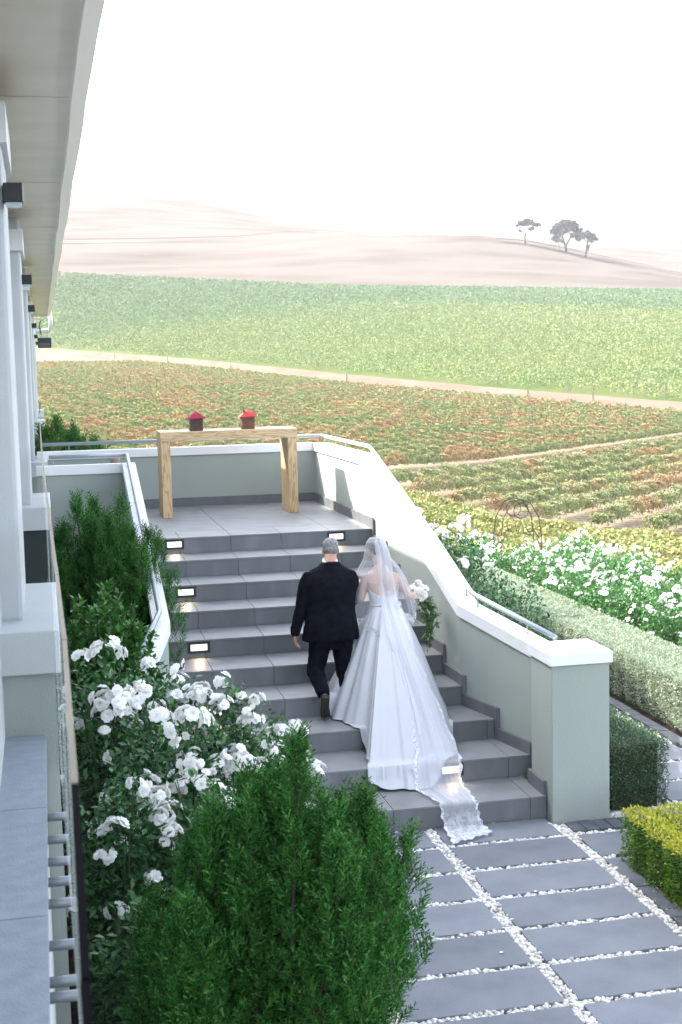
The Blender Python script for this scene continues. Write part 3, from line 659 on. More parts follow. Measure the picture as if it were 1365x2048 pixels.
blob('jacket', SUIT, mn, lofts=[j], chains=[[((2.172, 11.53, 1.640), .060), ((2.145, 11.51, 1.56), .062), ((2.105, 11.47, 1.43), .056), ((2.05, 11.43, 1.27), .046), ((2.03, 11.42, 1.205), .044)], [((2.552, 11.53, 1.635), .060), ((2.575, 11.54, 1.55), .062), ((2.595, 11.60, 1.43), .058), ((2.62, 11.82, 1.42), .044)]], vox=.009, smooth=4, crease=.007)
b = MB()
for s, x in ((1, 2.325), (-1, 2.325)): pass
tr = [[((2.245, 11.385, 1.16), .105), ((2.225, 11.38, 1.02), .088), ((2.185, 11.36, .86), .072), ((2.188, 11.16, .785), .062), ((2.19, 11.04, .74), .056)],
      [((2.43, 11.385, 1.16), .105), ((2.432, 11.36, 1.02), .088), ((2.43, 11.30, .84), .070), ((2.42, 11.18, .70), .062), ((2.408, 11.09, .585), .058)]]
blob('trousers', SUIT, mn, lofts=[[(2.335, 11.39, 1.05, .17, .10), (2.335, 11.39, 1.10, .19, .115), (2.335, 11.39, 1.2, .185, .115), (2.337, 11.40, 1.28, .17, .11)]], chains=tr, vox=.009, smooth=3, crease=.008)
def shoe(p_heel, p_toe, up, parent):
    h, t, up = Vector(p_heel), Vector(p_toe), Vector(up).normalized(); d = (t-h); L = d.length; d.normalize()
    blob('shoe', SHOE, parent, chains=[[(h+up*.035+d*.03, .036), (h+up*.032+d*L*.45, .036), (h+up*.026+d*L*.72, .040), (h+up*.022+d*(L-.035), .030)], [(h+up*.035+d*.035, .036), (h+up*.085+d*.045, .036)]], vox=.006, smooth=2)
    s = d.cross(up).normalized(); mb = MB(); out = []
    for f, wd in ((0, .022), (.03, .033), (.45, .030), (.72, .042), (.92, .034), (1.0, .015)): out.append((h+d*L*f, wd))
    L_ = [p+s*wd for p, wd in out]+[p-s*wd for p, wd in reversed(out)]; n = len(L_)
    mb.poly([tuple(p-up*.004) for p in L_]+[tuple(p+up*.008) for p in L_], [tuple(range(n))[::-1], tuple(range(n, 2*n))]+[(i, (i+1) % n, n+(i+1) % n, n+i) for i in range(n)])
    mb.build('sole', SOLE, parent); mb = MB(); mb.tube([tuple(h+d*.004+s*q-up*.003-d*abs(q)*-.5) for q in (-.026, -.013, 0, .013, .026)], .004, 5); mb.tube([tuple(h+d*(L-.006)+s*q-up*.003-d*abs(q)*.7) for q in (-.03, -.015, 0, .015, .03)], .004, 5); mb.build('welt', WELT, parent, True)
shoe((2.19, 10.945, .735), (2.192, 11.015, .517), (0, .95, .3), mn)
shoe((2.405, 10.965, .515), (2.41, 11.18, .515), (0, 0, 1), mn)
b = MB(); b.tube([(2.388+.057*math.cos(t), 11.605+.060*math.sin(t), 1.772+.02*math.sin(t)) for t in np.linspace(-math.pi*.98, math.pi*.98, 24)], .012, 8); b.build('shirt_collar', SHIRT, mn, True)

# --- bride
br = empty('person', (2.8, 10.9, 3*RS), 'bride in a long white satin dress and lace edged veil, seen from behind', 'person')
he, P, rt = head_parts((2.812, 11.72, 1.842), .90, yawa=math.radians(22), pitcha=math.radians(-18))
chains, caps = [], []
hand(chains, caps, (2.67, 11.80, 1.43), (-.5, .8, .1), (.6, .5, 0), L=.135, curl=.5, thumb=1)
hand(chains, caps, (3.16, 11.74, 1.42), (.35, .8, .1), (1, -.3, 0), L=.135, curl=.8, thumb=-1)
chains += [[((2.83, 11.58, 1.68), .042), ((2.825, 11.65, 1.76), .040)],
           [((2.685, 11.535, 1.615), .043), ((2.635, 11.50, 1.44), .034), ((2.67, 11.78, 1.43), .021)],
           [((2.965, 11.535, 1.605), .043), ((3.07, 11.50, 1.43), .034), ((3.16, 11.72, 1.42), .021)],
           [((2.77, 11.42, 1.2), .09), ((2.76, 11.35, .95), .06), ((2.75, 11.25, .72), .04)], [((2.9, 11.42, 1.2), .09), ((2.9, 11.35, .95), .06), ((2.9, 11.25, .72), .04)]]
blob('body', SKINB, br, caps, he, [[(2.84, 11.43, 1.2, .14, .10), (2.84, 11.45, 1.38, .115, .08), (2.83, 11.48, 1.48, .125, .082), (2.825, 11.52, 1.58, .145, .08), (2.825, 11.545, 1.635, .14, .062), (2.828, 11.56, 1.67, .085, .05), (2.83, 11.575, 1.69, .045, .045)]], vox=.0065, smooth=3, chains=chains)
eyes(P, br, .9)
blob('hair', BROWNHAIR, br, ells=[(P(0, -.014, .03), (.074, .088, .078), rt), (P(0, -.05, -.01), (.062, .05, .058), rt), (P(.0, -.10, .0), (.04, .036, .04), rt)], vox=.006, smooth=2)
b = MB(); b.tube([P(-.076, .0, -.045), P(-.076, .0, -.052)], .006, 8); b.build('earring', SHIRT, br, True)
SATIN = mat('white_satin', (.60, .615, .66), .38, spec=.4, bump=.12, bscale=9)
BAND = mat('white_bodice', (.63, .645, .69), .5)
# bodice: low at the back, halter to the nape
bm = bmesh.new(); n = 48; rows = []
for q in range(7):
    v = q/6; row = []
    for i in range(n):
        t = 2*math.pi*i/n; back = max(0, -math.sin(t)); z0 = 1.37; ztop = 1.60-.135*back**.6
        z = z0+(ztop-z0)*v; cz = float(np.interp(z, [1.37, 1.48, 1.58, 1.61], [11.45, 11.48, 11.52, 11.53])); rx = float(np.interp(z, [1.37, 1.48, 1.58, 1.61], [.123, .133, .152, .148])); ry = float(np.interp(z, [1.37, 1.48, 1.58, 1.61], [.09, .092, .09, .08]))
        row.append(bm.verts.new((2.832+rx*math.cos(t), cz+ry*math.sin(t), z)))
    rows.append(row)
for u, v in zip(rows[:-1], rows[1:]):
    for i in range(n): bm.faces.new((u[i], u[(i+1) % n], v[(i+1) % n], v[i]))
bm.normal_update(); me = bpy.data.meshes.new('bodice'); bm.to_mesh(me); bm.free()
o = link('bodice', me, br, BAND, True); so_ = o.modifiers.new('s', 'SOLIDIFY'); so_.thickness = .006
b = MB(); b.tube([(2.84+.129*math.cos(t), 11.448+.096*math.sin(t), 1.395+.004*math.sin(3*t)) for t in np.linspace(0, 2*math.pi, 40)], .012, 8); b.build('sash', BAND, br, True)
b = MB()
for s in (-1, 1):
    b.tube([(2.832+s*.13, 11.56, 1.59), (2.83+s*.09, 11.60, 1.66), (2.83+s*.045, 11.585, 1.70), (2.83, 11.545, 1.712)], .008, 6)
    q = [(2.88, 11.352, 1.385), (2.88+s*.05+.02, 11.335, 1.415), (2.88+s*.06+.02, 11.335, 1.365)]
    b.poly([q[0], q[1], q[2], (q[0][0], q[0][1]+.012, q[0][2]), (q[1][0], q[1][1]+.012, q[1][2]), (q[2][0], q[2][1]+.012, q[2][2])], [(0, 1, 2), (5, 4, 3), (0, 3, 4, 1), (1, 4, 5, 2), (2, 5, 3, 0)])
b.build('halter_and_bow', BAND, br, True)
def stairz(Y):
    Y = np.asarray(Y, float); k = np.floor((Y-YK(1)+.008)/TR)+1; return np.clip(k, 0, 10)*RS*(Y > YK(1)-.008)
HEM = [(2.25, 11.12, .53), (2.31, 10.86, .522), (2.42, 10.64, .43), (2.40, 10.36, .33), (2.35, 10.12, .25), (2.46, 10.02, .185), (2.64, 9.98, .178), (2.80, 10.00, .182), (2.90, 10.08, .25), (3.00, 10.18, .35), (3.12, 10.28, .36), (3.17, 10.62, .45), (3.20, 10.80, .56), (3.23, 11.1, .62), (3.2, 11.45, .70), (3.0, 11.72, .74), (2.72, 11.80, .75), (2.45, 11.62, .72), (2.30, 11.36, .69)]
NU, NV = 420, 90
hem = catmull(HEM, NU); aa = np.arctan2(hem[:, 1]-11.1, hem[:, 0]-2.76)
ang = np.unwrap(aa); top = np.stack([2.84+.127*np.cos(ang), 11.448+.095*np.sin(ang), np.full(NU, 1.395)], 1)
hem[:, :2] += (.006*np.sin(np.arange(NU)*2*np.pi/NU*31)+.014*np.sin(np.arange(NU)*2*np.pi/NU*17+1))[:, None]*np.array([[.7, .7]])
V = []; fold = np.zeros(NU)
for f, a, p in ((5, .6, .3), (8, .55, 1.2), (13, .40, 2.0), (19, .12, .5)): fold += a*np.sin(f*ang+p+.7*np.sin(2*ang+f))
cr_ = np.sin(5*ang+1)*.5
for q in range(NV+1):
    v = q/NV; P_ = top*(1-v)+hem*v; c = P_.mean(0); d = P_-np.array([2.84, 11.3, 0])*1.0; d[:, 2] = 0; d /= np.linalg.norm(d, axis=1, keepdims=True)+1e-9
    A = .036*v**.8*(1-.25*v); twist = np.sin(v*5+ang*3)*.25
    P_ = P_+d*(A*(fold*(.85+twist)))[:, None]
    P_[:, 2] += .018*np.sin(v*math.pi)*1.0
    if v > .8: P_[:, 2] += .010*np.sin(ang*9+v*5)*(v-.8)*5
    zs = stairz(P_[:, 1]+.015)+.014; zs[P_[:, 1] > 11.3] = 0
    P_[:, 2] = np.maximum(P_[:, 2], zs); V.append(P_)
V = np.concatenate(V); i, k = np.meshgrid(np.arange(NV), np.arange(NU), indexing='ij'); a = (i*NU+k).ravel(); b2 = (i*NU+(k+1) % NU).ravel()
o = link('skirt', npmesh('skirt', V, np.stack([a, b2, b2+NU, a+NU], 1)), br, SATIN, True); s = o.modifiers.new('s', 'SMOOTH'); s.factor = .5; s.iterations = 2
# veil
def veilmat(name, dens, lace, c=.55):
    m = bpy.data.materials.new(name); m.use_nodes = True; t = m.node_tree; N = t.nodes; L = t.links
    for n_ in list(N): N.remove(n_)
    out = N.new('ShaderNodeOutputMaterial'); mx = N.new('ShaderNodeMixShader'); tr_ = N.new('ShaderNodeBsdfTransparent'); df = N.new('ShaderNodeBsdfDiffuse'); tl = N.new('ShaderNodeBsdfTranslucent'); ad = N.new('ShaderNodeMixShader'); ad.inputs[0].default_value = .35
    df.inputs[0].default_value = (c, c*1.02, c*1.09, 1); tl.inputs[0].default_value = (c, c*1.02, c*1.08, 1)
    L.new(df.outputs[0], ad.inputs[1]); L.new(tl.outputs[0], ad.inputs[2]); L.new(tr_.outputs[0], mx.inputs[1]); L.new(ad.outputs[0], mx.inputs[2]); L.new(mx.outputs[0], out.inputs[0])
    at = N.new('ShaderNodeAttribute'); at.attribute_name = 'lace'; tc = N.new('ShaderNodeTexCoord')
    lw = N.new('ShaderNodeLayerWeight'); lw.inputs[0].default_value = .35
    b0 = N.new('ShaderNodeMath'); b0.operation = 'MULTIPLY_ADD'; b0.inputs[1].default_value = .5; b0.inputs[2].default_value = dens; L.new(lw.outputs['Facing'], b0.inputs[0])
    if lace:
        vo = N.new('ShaderNodeTexVoronoi'); vo.feature = 'DISTANCE_TO_EDGE'; vo.inputs['Scale'].default_value = 42; L.new(tc.outputs['Object'], vo.inputs['Vector'])
        no = N.new('ShaderNodeTexNoise'); no.inputs['Scale'].default_value = 26; no.inputs['Detail'].default_value = 5; L.new(tc.outputs['Object'], no.inputs[0])
        c1 = N.new('ShaderNodeMapRange'); c1.inputs[1].default_value = .10; c1.inputs[2].default_value = .02; c1.inputs[3].default_value = 0; c1.inputs[4].default_value = 1; L.new(vo.outputs['Distance'], c1.inputs[0])
        c2 = N.new('ShaderNodeMapRange'); c2.inputs[1].default_value = .43; c2.inputs[2].default_value = .50; L.new(no.outputs['Fac'], c2.inputs[0])
        mxx = N.new('ShaderNodeMath'); mxx.operation = 'MAXIMUM'; L.new(c1.outputs[0], mxx.inputs[0]); L.new(c2.outputs[0], mxx.inputs[1])
        ml = N.new('ShaderNodeMath'); ml.operation = 'MULTIPLY'; L.new(mxx.outputs[0], ml.inputs[0]); L.new(at.outputs['Fac'], ml.inputs[1])
        ad2 = N.new('ShaderNodeMath'); ad2.operation = 'MAXIMUM'; L.new(ml.outputs[0], ad2.inputs[0]); L.new(b0.outputs[0], ad2.inputs[1]); L.new(ad2.outputs[0], mx.inputs[0])
    else: L.new(b0.outputs[0], mx.inputs[0])
    return m
VEIL = veilmat('tulle_veil', .27, True)
def grid(name, V, nu, nv, parent, m, lace=None):
    i, k = np.meshgrid(np.arange(nv-1), np.arange(nu-1), indexing='ij'); a = (i*nu+k).ravel()
    me = npmesh(name, V, np.stack([a, a+1, a+nu+1, a+nu], 1))
    if lace is not None:
        at = me.attributes.new('lace', 'FLOAT', 'POINT'); at.data.foreach_set('value', np.asarray(lace, np.float32))
    return link(name, me, parent, m, True)
nu, nv = 161, 90; V = []; LC = []
vk = [0, .05, .12, .22, .34, .46, .6, .75, .88, 1]
wk = [.015, .055, .083, .098, .125, .185, .235, .275, .300, .295]; dk = [.015, .06, .095, .115, .12, .13, .135, .13, .125, .12]
zk = [1.948, 1.942, 1.91, 1.85, 1.765, 1.69, 1.59, 1.46, 1.35, 1.27]; yk = [11.70, 11.70, 11.69, 11.68, 11.645, 11.60, 11.56, 11.53, 11.51, 11.50]
for q in range(nv):
    v = q/(nv-1); u = np.linspace(-1, 1, nu); th = u*math.radians(118)
    I = lambda T: float(np.interp(v, vk, T)); fo = .011*v*np.sin(th*9+1.5*np.sin(th*3))+.003*v*np.sin(th*21)
    w_, d_ = I(wk)+fo, I(dk)+fo
    X = float(np.interp(v, [0, .3, 1], [2.825, 2.825, 2.832]))+w_*np.sin(th); Y = I(yk)-d_*np.cos(th)
    Z = I(zk)+.0*u-.035*v**3*(np.abs(u)**2)+.05*v**4*np.cos(th*3)+.008*v*np.sin(th*11)
    V.append(np.stack([X, Y, Z], 1)); LC.append(np.full(nu, 1. if v > .93 else 0))
vt = grid('veil', np.concatenate(V), nu, nv, br, VEIL, np.concatenate(LC))
path = catmull([(2.84, 11.62, 1.93), (2.845, 11.545, 1.84), (2.85, 11.46, 1.66), (2.85, 11.36, 1.44), (2.86, 11.13, 1.23), (2.89, 10.82, .955), (2.93, 10.45, .62), (2.93, 10.20, .43), (2.90, 10.09, .36), (2.885, 9.98, .215), (2.90, 9.75, .185), (2.915, 9.60, .182), (2.925, 9.575, .09), (2.93, 9.50, .022), (2.93, 9.36, .014), (2.92, 9.26, .014)], 150, False)
hw = np.interp(np.linspace(0, 1, 150), [0, .08, .2, .3, .5, .62, .72, .85, 1], [.05, .06, .075, .105, .20, .19, .145, .15, .18])
nu = 61; V = []; LC = []
for q in range(150):
    u = np.linspace(-1, 1, nu); s_ = q/149
    ed = 1+.05*np.sin(s_*120)*np.abs(u)**6
    sk_ = .10*max(0, s_-.8)*5
    X = path[q, 0]+hw[q]*u*ed; Y = path[q, 1]+sk_*u*.75+(.02*np.abs(np.sin(u*9)) if q > 146 else 0)
    Z = path[q, 2]+.008*np.sin(u*8+s_*6)+.0015*np.sin(u*29-s_*11)+.004-.045*(np.abs(u)**2)*(1 if .3 < s_ < .62 else 0)
    if .28 < s_: Z = np.maximum(Z, stairz(Y+.012)+.012+.005*(1+np.sin(u*8+s_*30)))
    V.append(np.stack([X, Y, Z], 1))
    LC.append(np.clip(np.maximum((np.abs(u) > .86)*(s_ > .33), max(0, (s_-.62)*3)), 0, 1))
LACET = veilmat('lace_train', .36, True, .74)
grid('veil_train', np.concatenate(V), nu, 150, br, LACET, np.concatenate(LC))
# small lace hem lying on the left of the skirt
pp = catmull([(2.60, 11.27, 1.235), (2.66, 11.20, 1.225), (2.70, 11.14, 1.185), (2.715, 11.12, 1.155)], 30, False); V = []
for q in range(30):
    u = np.linspace(-1, 1, 7); V.append(np.stack([pp[q, 0]+.0*u, pp[q, 1]-.02-.0*u, pp[q, 2]+.016*u], 1))
grid('lace_edge', np.concatenate(V), 7, 30, br, VEIL, np.ones(210))

# third person, sitting behind the planter wall, only the top of the head shows
p3 = empty('person', (.82, 16.0, 10*RS), 'person behind the short wall, only the top of a light brown head showing', 'person')
he, P, rt = head_parts((.80, 16.1, 2.365), .85)
blob('body', SKINB, p3, [((.80, 16.1, 2.12), .045, (.80, 16.1, 2.25), .04)], he, [[(.8, 16.1, 1.70, .15, .1), (.8, 16.1, 1.9, .13, .09), (.8, 16.1, 2.08, .17, .08), (.8, 16.1, 2.13, .06, .05)]], chains=[[((.66, 16.1, 2.06), .04), ((.62, 16.15, 1.86), .032), ((.70, 16.3, 1.85), .025)], [((.94, 16.1, 2.06), .04), ((.98, 16.15, 1.86), .032), ((.9, 16.3, 1.85), .025)], [((.72, 16.1, 1.78), .07), ((.68, 16.45, 1.95), .055), ((.68, 16.6, 1.73), .035)], [((.88, 16.1, 1.78), .07), ((.92, 16.45, 1.95), .055), ((.92, 16.6, 1.73), .035)]], vox=.01, smooth=3)
blob('hair', mat('light_brown_hair', (.22, .16, .11), .6, var=[(.12, .08, .05), (.32, .25, .18)], scale=50), p3, ells=[(P(0, -.015, .035), (.07, .085, .072), rt)], vox=.008, smooth=2)
blob('shirt', mat('navy_shirt', (.03, .04, .07), .8), p3, lofts=[[(.8, 16.1, 1.72, .165, .115), (.8, 16.1, 1.9, .145, .105), (.8, 16.1, 2.08, .185, .095), (.8, 16.1, 2.12, .09, .07)]], vox=.01, smooth=3)

# ------------------------------------------------------------------ plants
def petal_flower(npet=9, seed=0):
    rg = np.random.default_rng(seed); V = []; Fa = []
    for i in range(npet):
        ring = i % 3 if npet > 6 else 0; a = (i//3)*1.257+(i % 3)*.5+rg.normal()*.1; tilt = (.12, .42, .95)[ring]+rg.normal()*.10; ln = (1., .78, .48)[ring]*rg.uniform(.92, 1.08); wd = .50*ln*rg.uniform(.95, 1.15)
        for r_, row in ((.08, (-.25, 0, .25)), (.62, (-1, 0, 1)), (1.0, (-.62, 0, .62))):
            for s_ in row:
                rad = r_*ln*math.cos(tilt); h = r_*ln*math.sin(tilt)+(.10 if abs(s_) > .1 else 0)*r_-.10*(r_ > .9); x = rad; y = s_*wd
                x2 = x*math.cos(a)-y*math.sin(a); y2 = x*math.sin(a)+y*math.cos(a); V.append((x2, y2, h+.02*ring+rg.normal()*.02))
        b_ = i*9
        for r_ in range(2):
            for c_ in range(2): q = b_+r_*3+c_; Fa.append((q, q+1, q+4, q+3))
    return np.array(V), np.array(Fa)
FLOW = [petal_flower(15, 1), petal_flower(15, 2), petal_flower(15, 3)]
FLOWS = petal_flower(5, 5)
def leaves(pos, d, size, jit=.35): # leaf templates at positions, pointing along d
    n = len(pos); d = d/np.linalg.norm(d, axis=1, keepdims=True)+RNG.normal(0, jit, (n, 3)); s = size*RNG.uniform(.7, 1.25, n)
    up = np.c_[RNG.normal(0, .5, (n, 2)), np.ones(n)]; z = d/np.linalg.norm(d, axis=1, keepdims=True)
    x = np.cross(up, z); return stamp(LEAF_V, LEAF_F, pos, rots(z, x), s[:, None])
def cluster_mesh(name, nfl, R, fs, rg):
    parts = []
    for i in range(nfl):
        d = rg.normal(size=3); d[2] = abs(d[2])*.8+.15; d /= np.linalg.norm(d)
        p = d*R*rg.uniform(.55, 1); t = FLOW[rg.integers(3)]; dd = d+rg.normal(0, .25, 3)+np.array([0, -.25, .15])
        parts.append(stamp(t[0], t[1], [p], rots([dd]), [[fs*rg.uniform(.75, 1.1)]]))
    v, f = join(parts); return npmesh(name, v, f)
CLUST = [cluster_mesh('flower_cluster', n_, R_, .039, np.random.default_rng(20+i)) for i, (n_, R_) in enumerate([(8, .095), (6, .08), (10, .11), (4, .06), (1, .01), (3, .05), (13, .125)])]
for c_ in CLUST: c_.materials.append(PETAL); c_.polygons.foreach_set('use_smooth', [True]*len(c_.polygons))
def rose_bush(loc, R, h, nleaf, ncl, label, lsize=.055, bias=(0.25, -.55, .6), low=.25, group='white flowering rose bushes left of the steps'):
    x0, y0, z0 = loc; e = empty('rose_bush', loc, label, 'rose bush', group)
    st_ = MB(); tips = []
    for i in range(11):
        a = RNG.uniform(0, 6.28); rr_ = R*RNG.uniform(.3, .95); tz = h*RNG.uniform(.72, 1.0); tip = Vector((x0+rr_*math.cos(a), y0+rr_*math.sin(a), z0+tz)); tips.append(tip)
        st_.tube([(x0+.08*math.cos(a), y0+.08*math.sin(a), z0-.06), (x0+rr_*.35*math.cos(a), y0+rr_*.35*math.sin(a), z0+tz*.5), tip], [.012, .007, .003], 5)
    st_.build('stems', STEMM, e)
    d = sph(nleaf); rad = RNG.uniform(.25, 1, nleaf)**.5; lump = 1+.18*np.sin(d[:, 0]*7+x0*9)*np.sin(d[:, 1]*6+y0*5)+.10*np.sin(d[:, 2]*13)
    pos = np.array([x0, y0, z0+h*.5])+d*rad[:, None]*lump[:, None]*np.array([R, R, h*.52]); k = pos[:, 2] > z0+.04
    # leaflets in threes
    pos = pos[k]; d = d[k]; q = np.repeat(pos, 3, 0)+RNG.normal(0, lsize*.45, (len(pos)*3, 3)); dd = np.repeat(d, 3, 0)*.7+RNG.normal(0, .7, (len(pos)*3, 3))+np.array([0, 0, -.1])
    v, f = leaves(q, dd, lsize); link('foliage', npmesh('foliage', v, f), e, ROSELEAF)
    off = Vector(loc)
    for i in range(ncl):
        dv = RNG.normal(size=3)*.75+np.array(bias); dv[2] = abs(dv[2])*.9+(low-.25); dv /= np.linalg.norm(dv)
        p = np.array([x0, y0, z0+h*.5])+dv*np.array([R, R, h*.5])*RNG.uniform(.98, 1.15)
        o = bpy.data.objects.new('flower_cluster', CLUST[RNG.choice(len(CLUST), p=[.17, .23, .10, .20, .12, .15, .03])]); C.objects.link(o); o.parent = e; o.location = Vector(p)-off
        o.rotation_euler = (RNG.uniform(-.5, .4), RNG.uniform(-.3, .6), RNG.uniform(0, 6.28)); o.scale = (RNG.uniform(.8, 1.15),)*3
    return e
E_ = 'white rose bush '
rose_bush((.28, 8.75, -.05), .30, 1.74, 1000, 17, E_+'highest of the left bed, against the glass balustrade')
rose_bush((.74, 9.15, -.05), .33, 1.52, 1300, 24, E_+'crowded with blooms under the lower end of the left stair wall')
rose_bush((.62, 8.1, -.05), .36, 1.52, 1200, 22, E_+'in the middle of the left bed, below the glossy green shrub')
rose_bush((1.10, 8.75, -.05), .34, 1.42, 1100, 24, E_+'leaning over the stair treads below the third step light')
rose_bush((1.44, 9.05, -.05), .30, 1.05, 800, 17, E_+'reaching furthest right over the steps, behind the large juniper')
rose_bush((.32, 7.3, -.05), .28, 1.34, 900, 16, E_+'low on the left beside the black glass edge')
rose_bush((.82, 7.3, -.05), .32, 1.26, 800, 15, E_+'with one big bloom head, just left of the large juniper top')
rose_bush((.36, 6.4, -.05), .28, .95, 700, 4, E_+'dark, almost bloomless, at the bottom left of the large juniper')
rose_bush((1.75, 8.2, -.05), .18, .50, 250, 4, E_+'small, showing one bloom at the right edge of the large juniper')
# sprays of roses over the steps
# glossy shrub
def shrub(name, loc, R, h, n, ls, m, label, cat='shrub'):
    x0, y0, z0 = loc; e = empty(name, loc, label, cat); s = MB(); d = sph(160); d[:, 2] = np.abs(d[:, 2])
    tp = np.array([x0, y0, z0+h*.45])+d*np.array([R, R, h*.52])*RNG.uniform(.75, 1.06, (160, 1))
    for t_ in tp[:60]: s.tube([(x0, y0, z0), tuple(np.array([x0, y0, z0+h*.3])*.5+t_*.5), tuple(t_)], [.012, .006, .002], 4)
    s.build('stems', BARK, e); P_ = []; D_ = []
    for t_, dd in zip(tp, d):
        k = n//160; u = RNG.uniform(0, .32, k); ax = dd*.5+np.array([0, 0, .8]); ax /= np.linalg.norm(ax); P_.append(t_-ax*u[:, None]); q = RNG.normal(size=(k, 3)); q -= ax*(q@ax)[:, None]; D_.append(q*.8+ax*.9)
    v, f = leaves(np.concatenate(P_), np.concatenate(D_), ls, .2); link('foliage', npmesh('foliage', v, f), e, m); return e
shrub('glossy_shrub', (.34, 10.1, -.05), .46, 2.02, 9000, .058, GREENLEAF, 'glossy green shrub with pointed leaves above the left rose bed')
# junipers
def sprig():
    V = []; Fa = []
    def dia(p, d, w, ln):
        p, d = np.array(p), np.array(d)/np.linalg.norm(d); s = np.cross(d, [.3, .9, .2]); s /= np.linalg.norm(s); b_ = len(V)
        V.extend([p, p+d*ln*.45+s*w, p+d*ln, p+d*ln*.45-s*w]); Fa.append((b_, b_+1, b_+2, b_+3))
    dia((0, 0, 0), (0, 0, 1), .012, 1.0)
    for i in range(12):
        t_ = .08+.075*i; a = i*2.4; ln = .42*(1-t_*.72); d = np.array([math.cos(a)*.62, math.sin(a)*.62, .85]); d /= np.linalg.norm(d); p = np.array([0, 0, t_])
        dia(p, d, .022, ln)
        for j in range(4):
            q = p+d*ln*(.25+.2*j); a2 = a+(1.2 if j % 2 else -1.2); dia(q, d+.7*np.array([math.cos(a2), math.sin(a2), .1]), .018, .14*(1-t_*.4))
    return np.array(V), np.array(Fa)
SPR = sprig()
def juniper(loc, leaders, n, size, label, lean=.5, m=PINEM):
    x0, y0, z0 = loc; e = empty('juniper', loc, label, 'juniper bush', 'dark green junipers'); s = MB(); P_ = []; D_ = []
    tot = sum(l[3]**1.3*l[2] for l in leaders)
    for lx, ly, lz, lr in leaders:
        s.tube([(x0, y0, z0-.05), (x0+lx*.6, y0+ly*.6, z0+lz*.5), (x0+lx, y0+ly, z0+lz*.96)], [.03, .02, .004], 6)
        k = int(n*lr**1.3*lz/tot); t_ = RNG.uniform(0.03, 1, k)**.8; a = RNG.uniform(0, 2*np.pi, k); prof = np.minimum(1, (1-t_)*2.4)**.7*(.75+.25*np.minimum(1, t_*4)); lump = 1+.22*np.sin(a*3+t_*9)+.12*np.sin(a*7-t_*17)
        r_ = lr*prof*RNG.uniform(.45, 1, k)**.5*lump
        base = np.stack([x0+lx*np.minimum(1, t_*1.6), y0+ly*np.minimum(1, t_*1.6), z0+lz*t_], 1); out = np.stack([np.cos(a), np.sin(a), np.zeros(k)], 1)
        P_.append(base+out*r_[:, None]-np.array([0, 0, size*.6])); D_.append(out*lean*(prof**.5)[:, None]+np.array([0, 0, 1])+RNG.normal(0, .20, (k, 3)))
    P_, D_ = np.concatenate(P_), np.concatenate(D_); k = P_[:, 2] > z0-.05; P_, D_ = P_[k], D_[k]
    v, f = stamp(SPR[0], SPR[1], P_, rots(D_), size*RNG.uniform(.6, 1.25, len(P_))[:, None]); s.build('trunk', BARK, e); link('foliage', npmesh('foliage', v, f), e, m); return e
def plumes(cx, ry, zf, n, r0, seed, sh=0):
    rg = np.random.default_rng(seed); out = []
    for i in range(n):
        lx = rg.uniform(cx[0], cx[1]); ly = rg.uniform(-ry, ry); out.append((lx+sh, ly, zf(lx)*rg.uniform(.80, 1.0)-.25*max(0, -ly), r0*rg.uniform(.7, 1.25)))
    return out
J1 = lambda x: float(np.interp(x, [-.6, -.45, -.2, .1, .35, .6, .75], [1.2, 1.45, 1.72, 1.93, 1.74, 1.62, 1.45]))
juniper((.88, 5.65, -.05), plumes((-.5, .50), .42, J1, 32, .13, 3)+[(.12, 0, 1.95, .11), (.44, .05, 1.66, .09), (.60, .0, 1.48, .07), (.50, .1, 1.40, .10), (-.25, 0, 1.70, .12)], 12500, .13, 'large dark green juniper filling the bottom of the picture')
J2 = lambda x: float(np.interp(x, [-.4, -.28, 0, .25, .42, .6], [2.2, 2.46, 2.4, 2.34, 2.2, 1.9]))
juniper((.52, 12.1, -.05), plumes((-.42, .42), .38, J2, 22, .15, 5, -.06)+[(.42, -.05, 2.1, .10), (.52, -.1, 1.8, .09), (-.28, 0, 2.45, .10), (.1, 0, 2.42, .10)], 8500, .145, 'tall dark green juniper between the building and the left stair wall')
juniper((.30, 21.5, -.3), [(-.1, 0, 3.0, .42), (.15, 0, 2.9, .42), (.45, 0, 2.72, .4), (-.3, 0, 2.9, .4)], 2000, .24, 'dark green juniper rising behind the landing rail next to the columns')
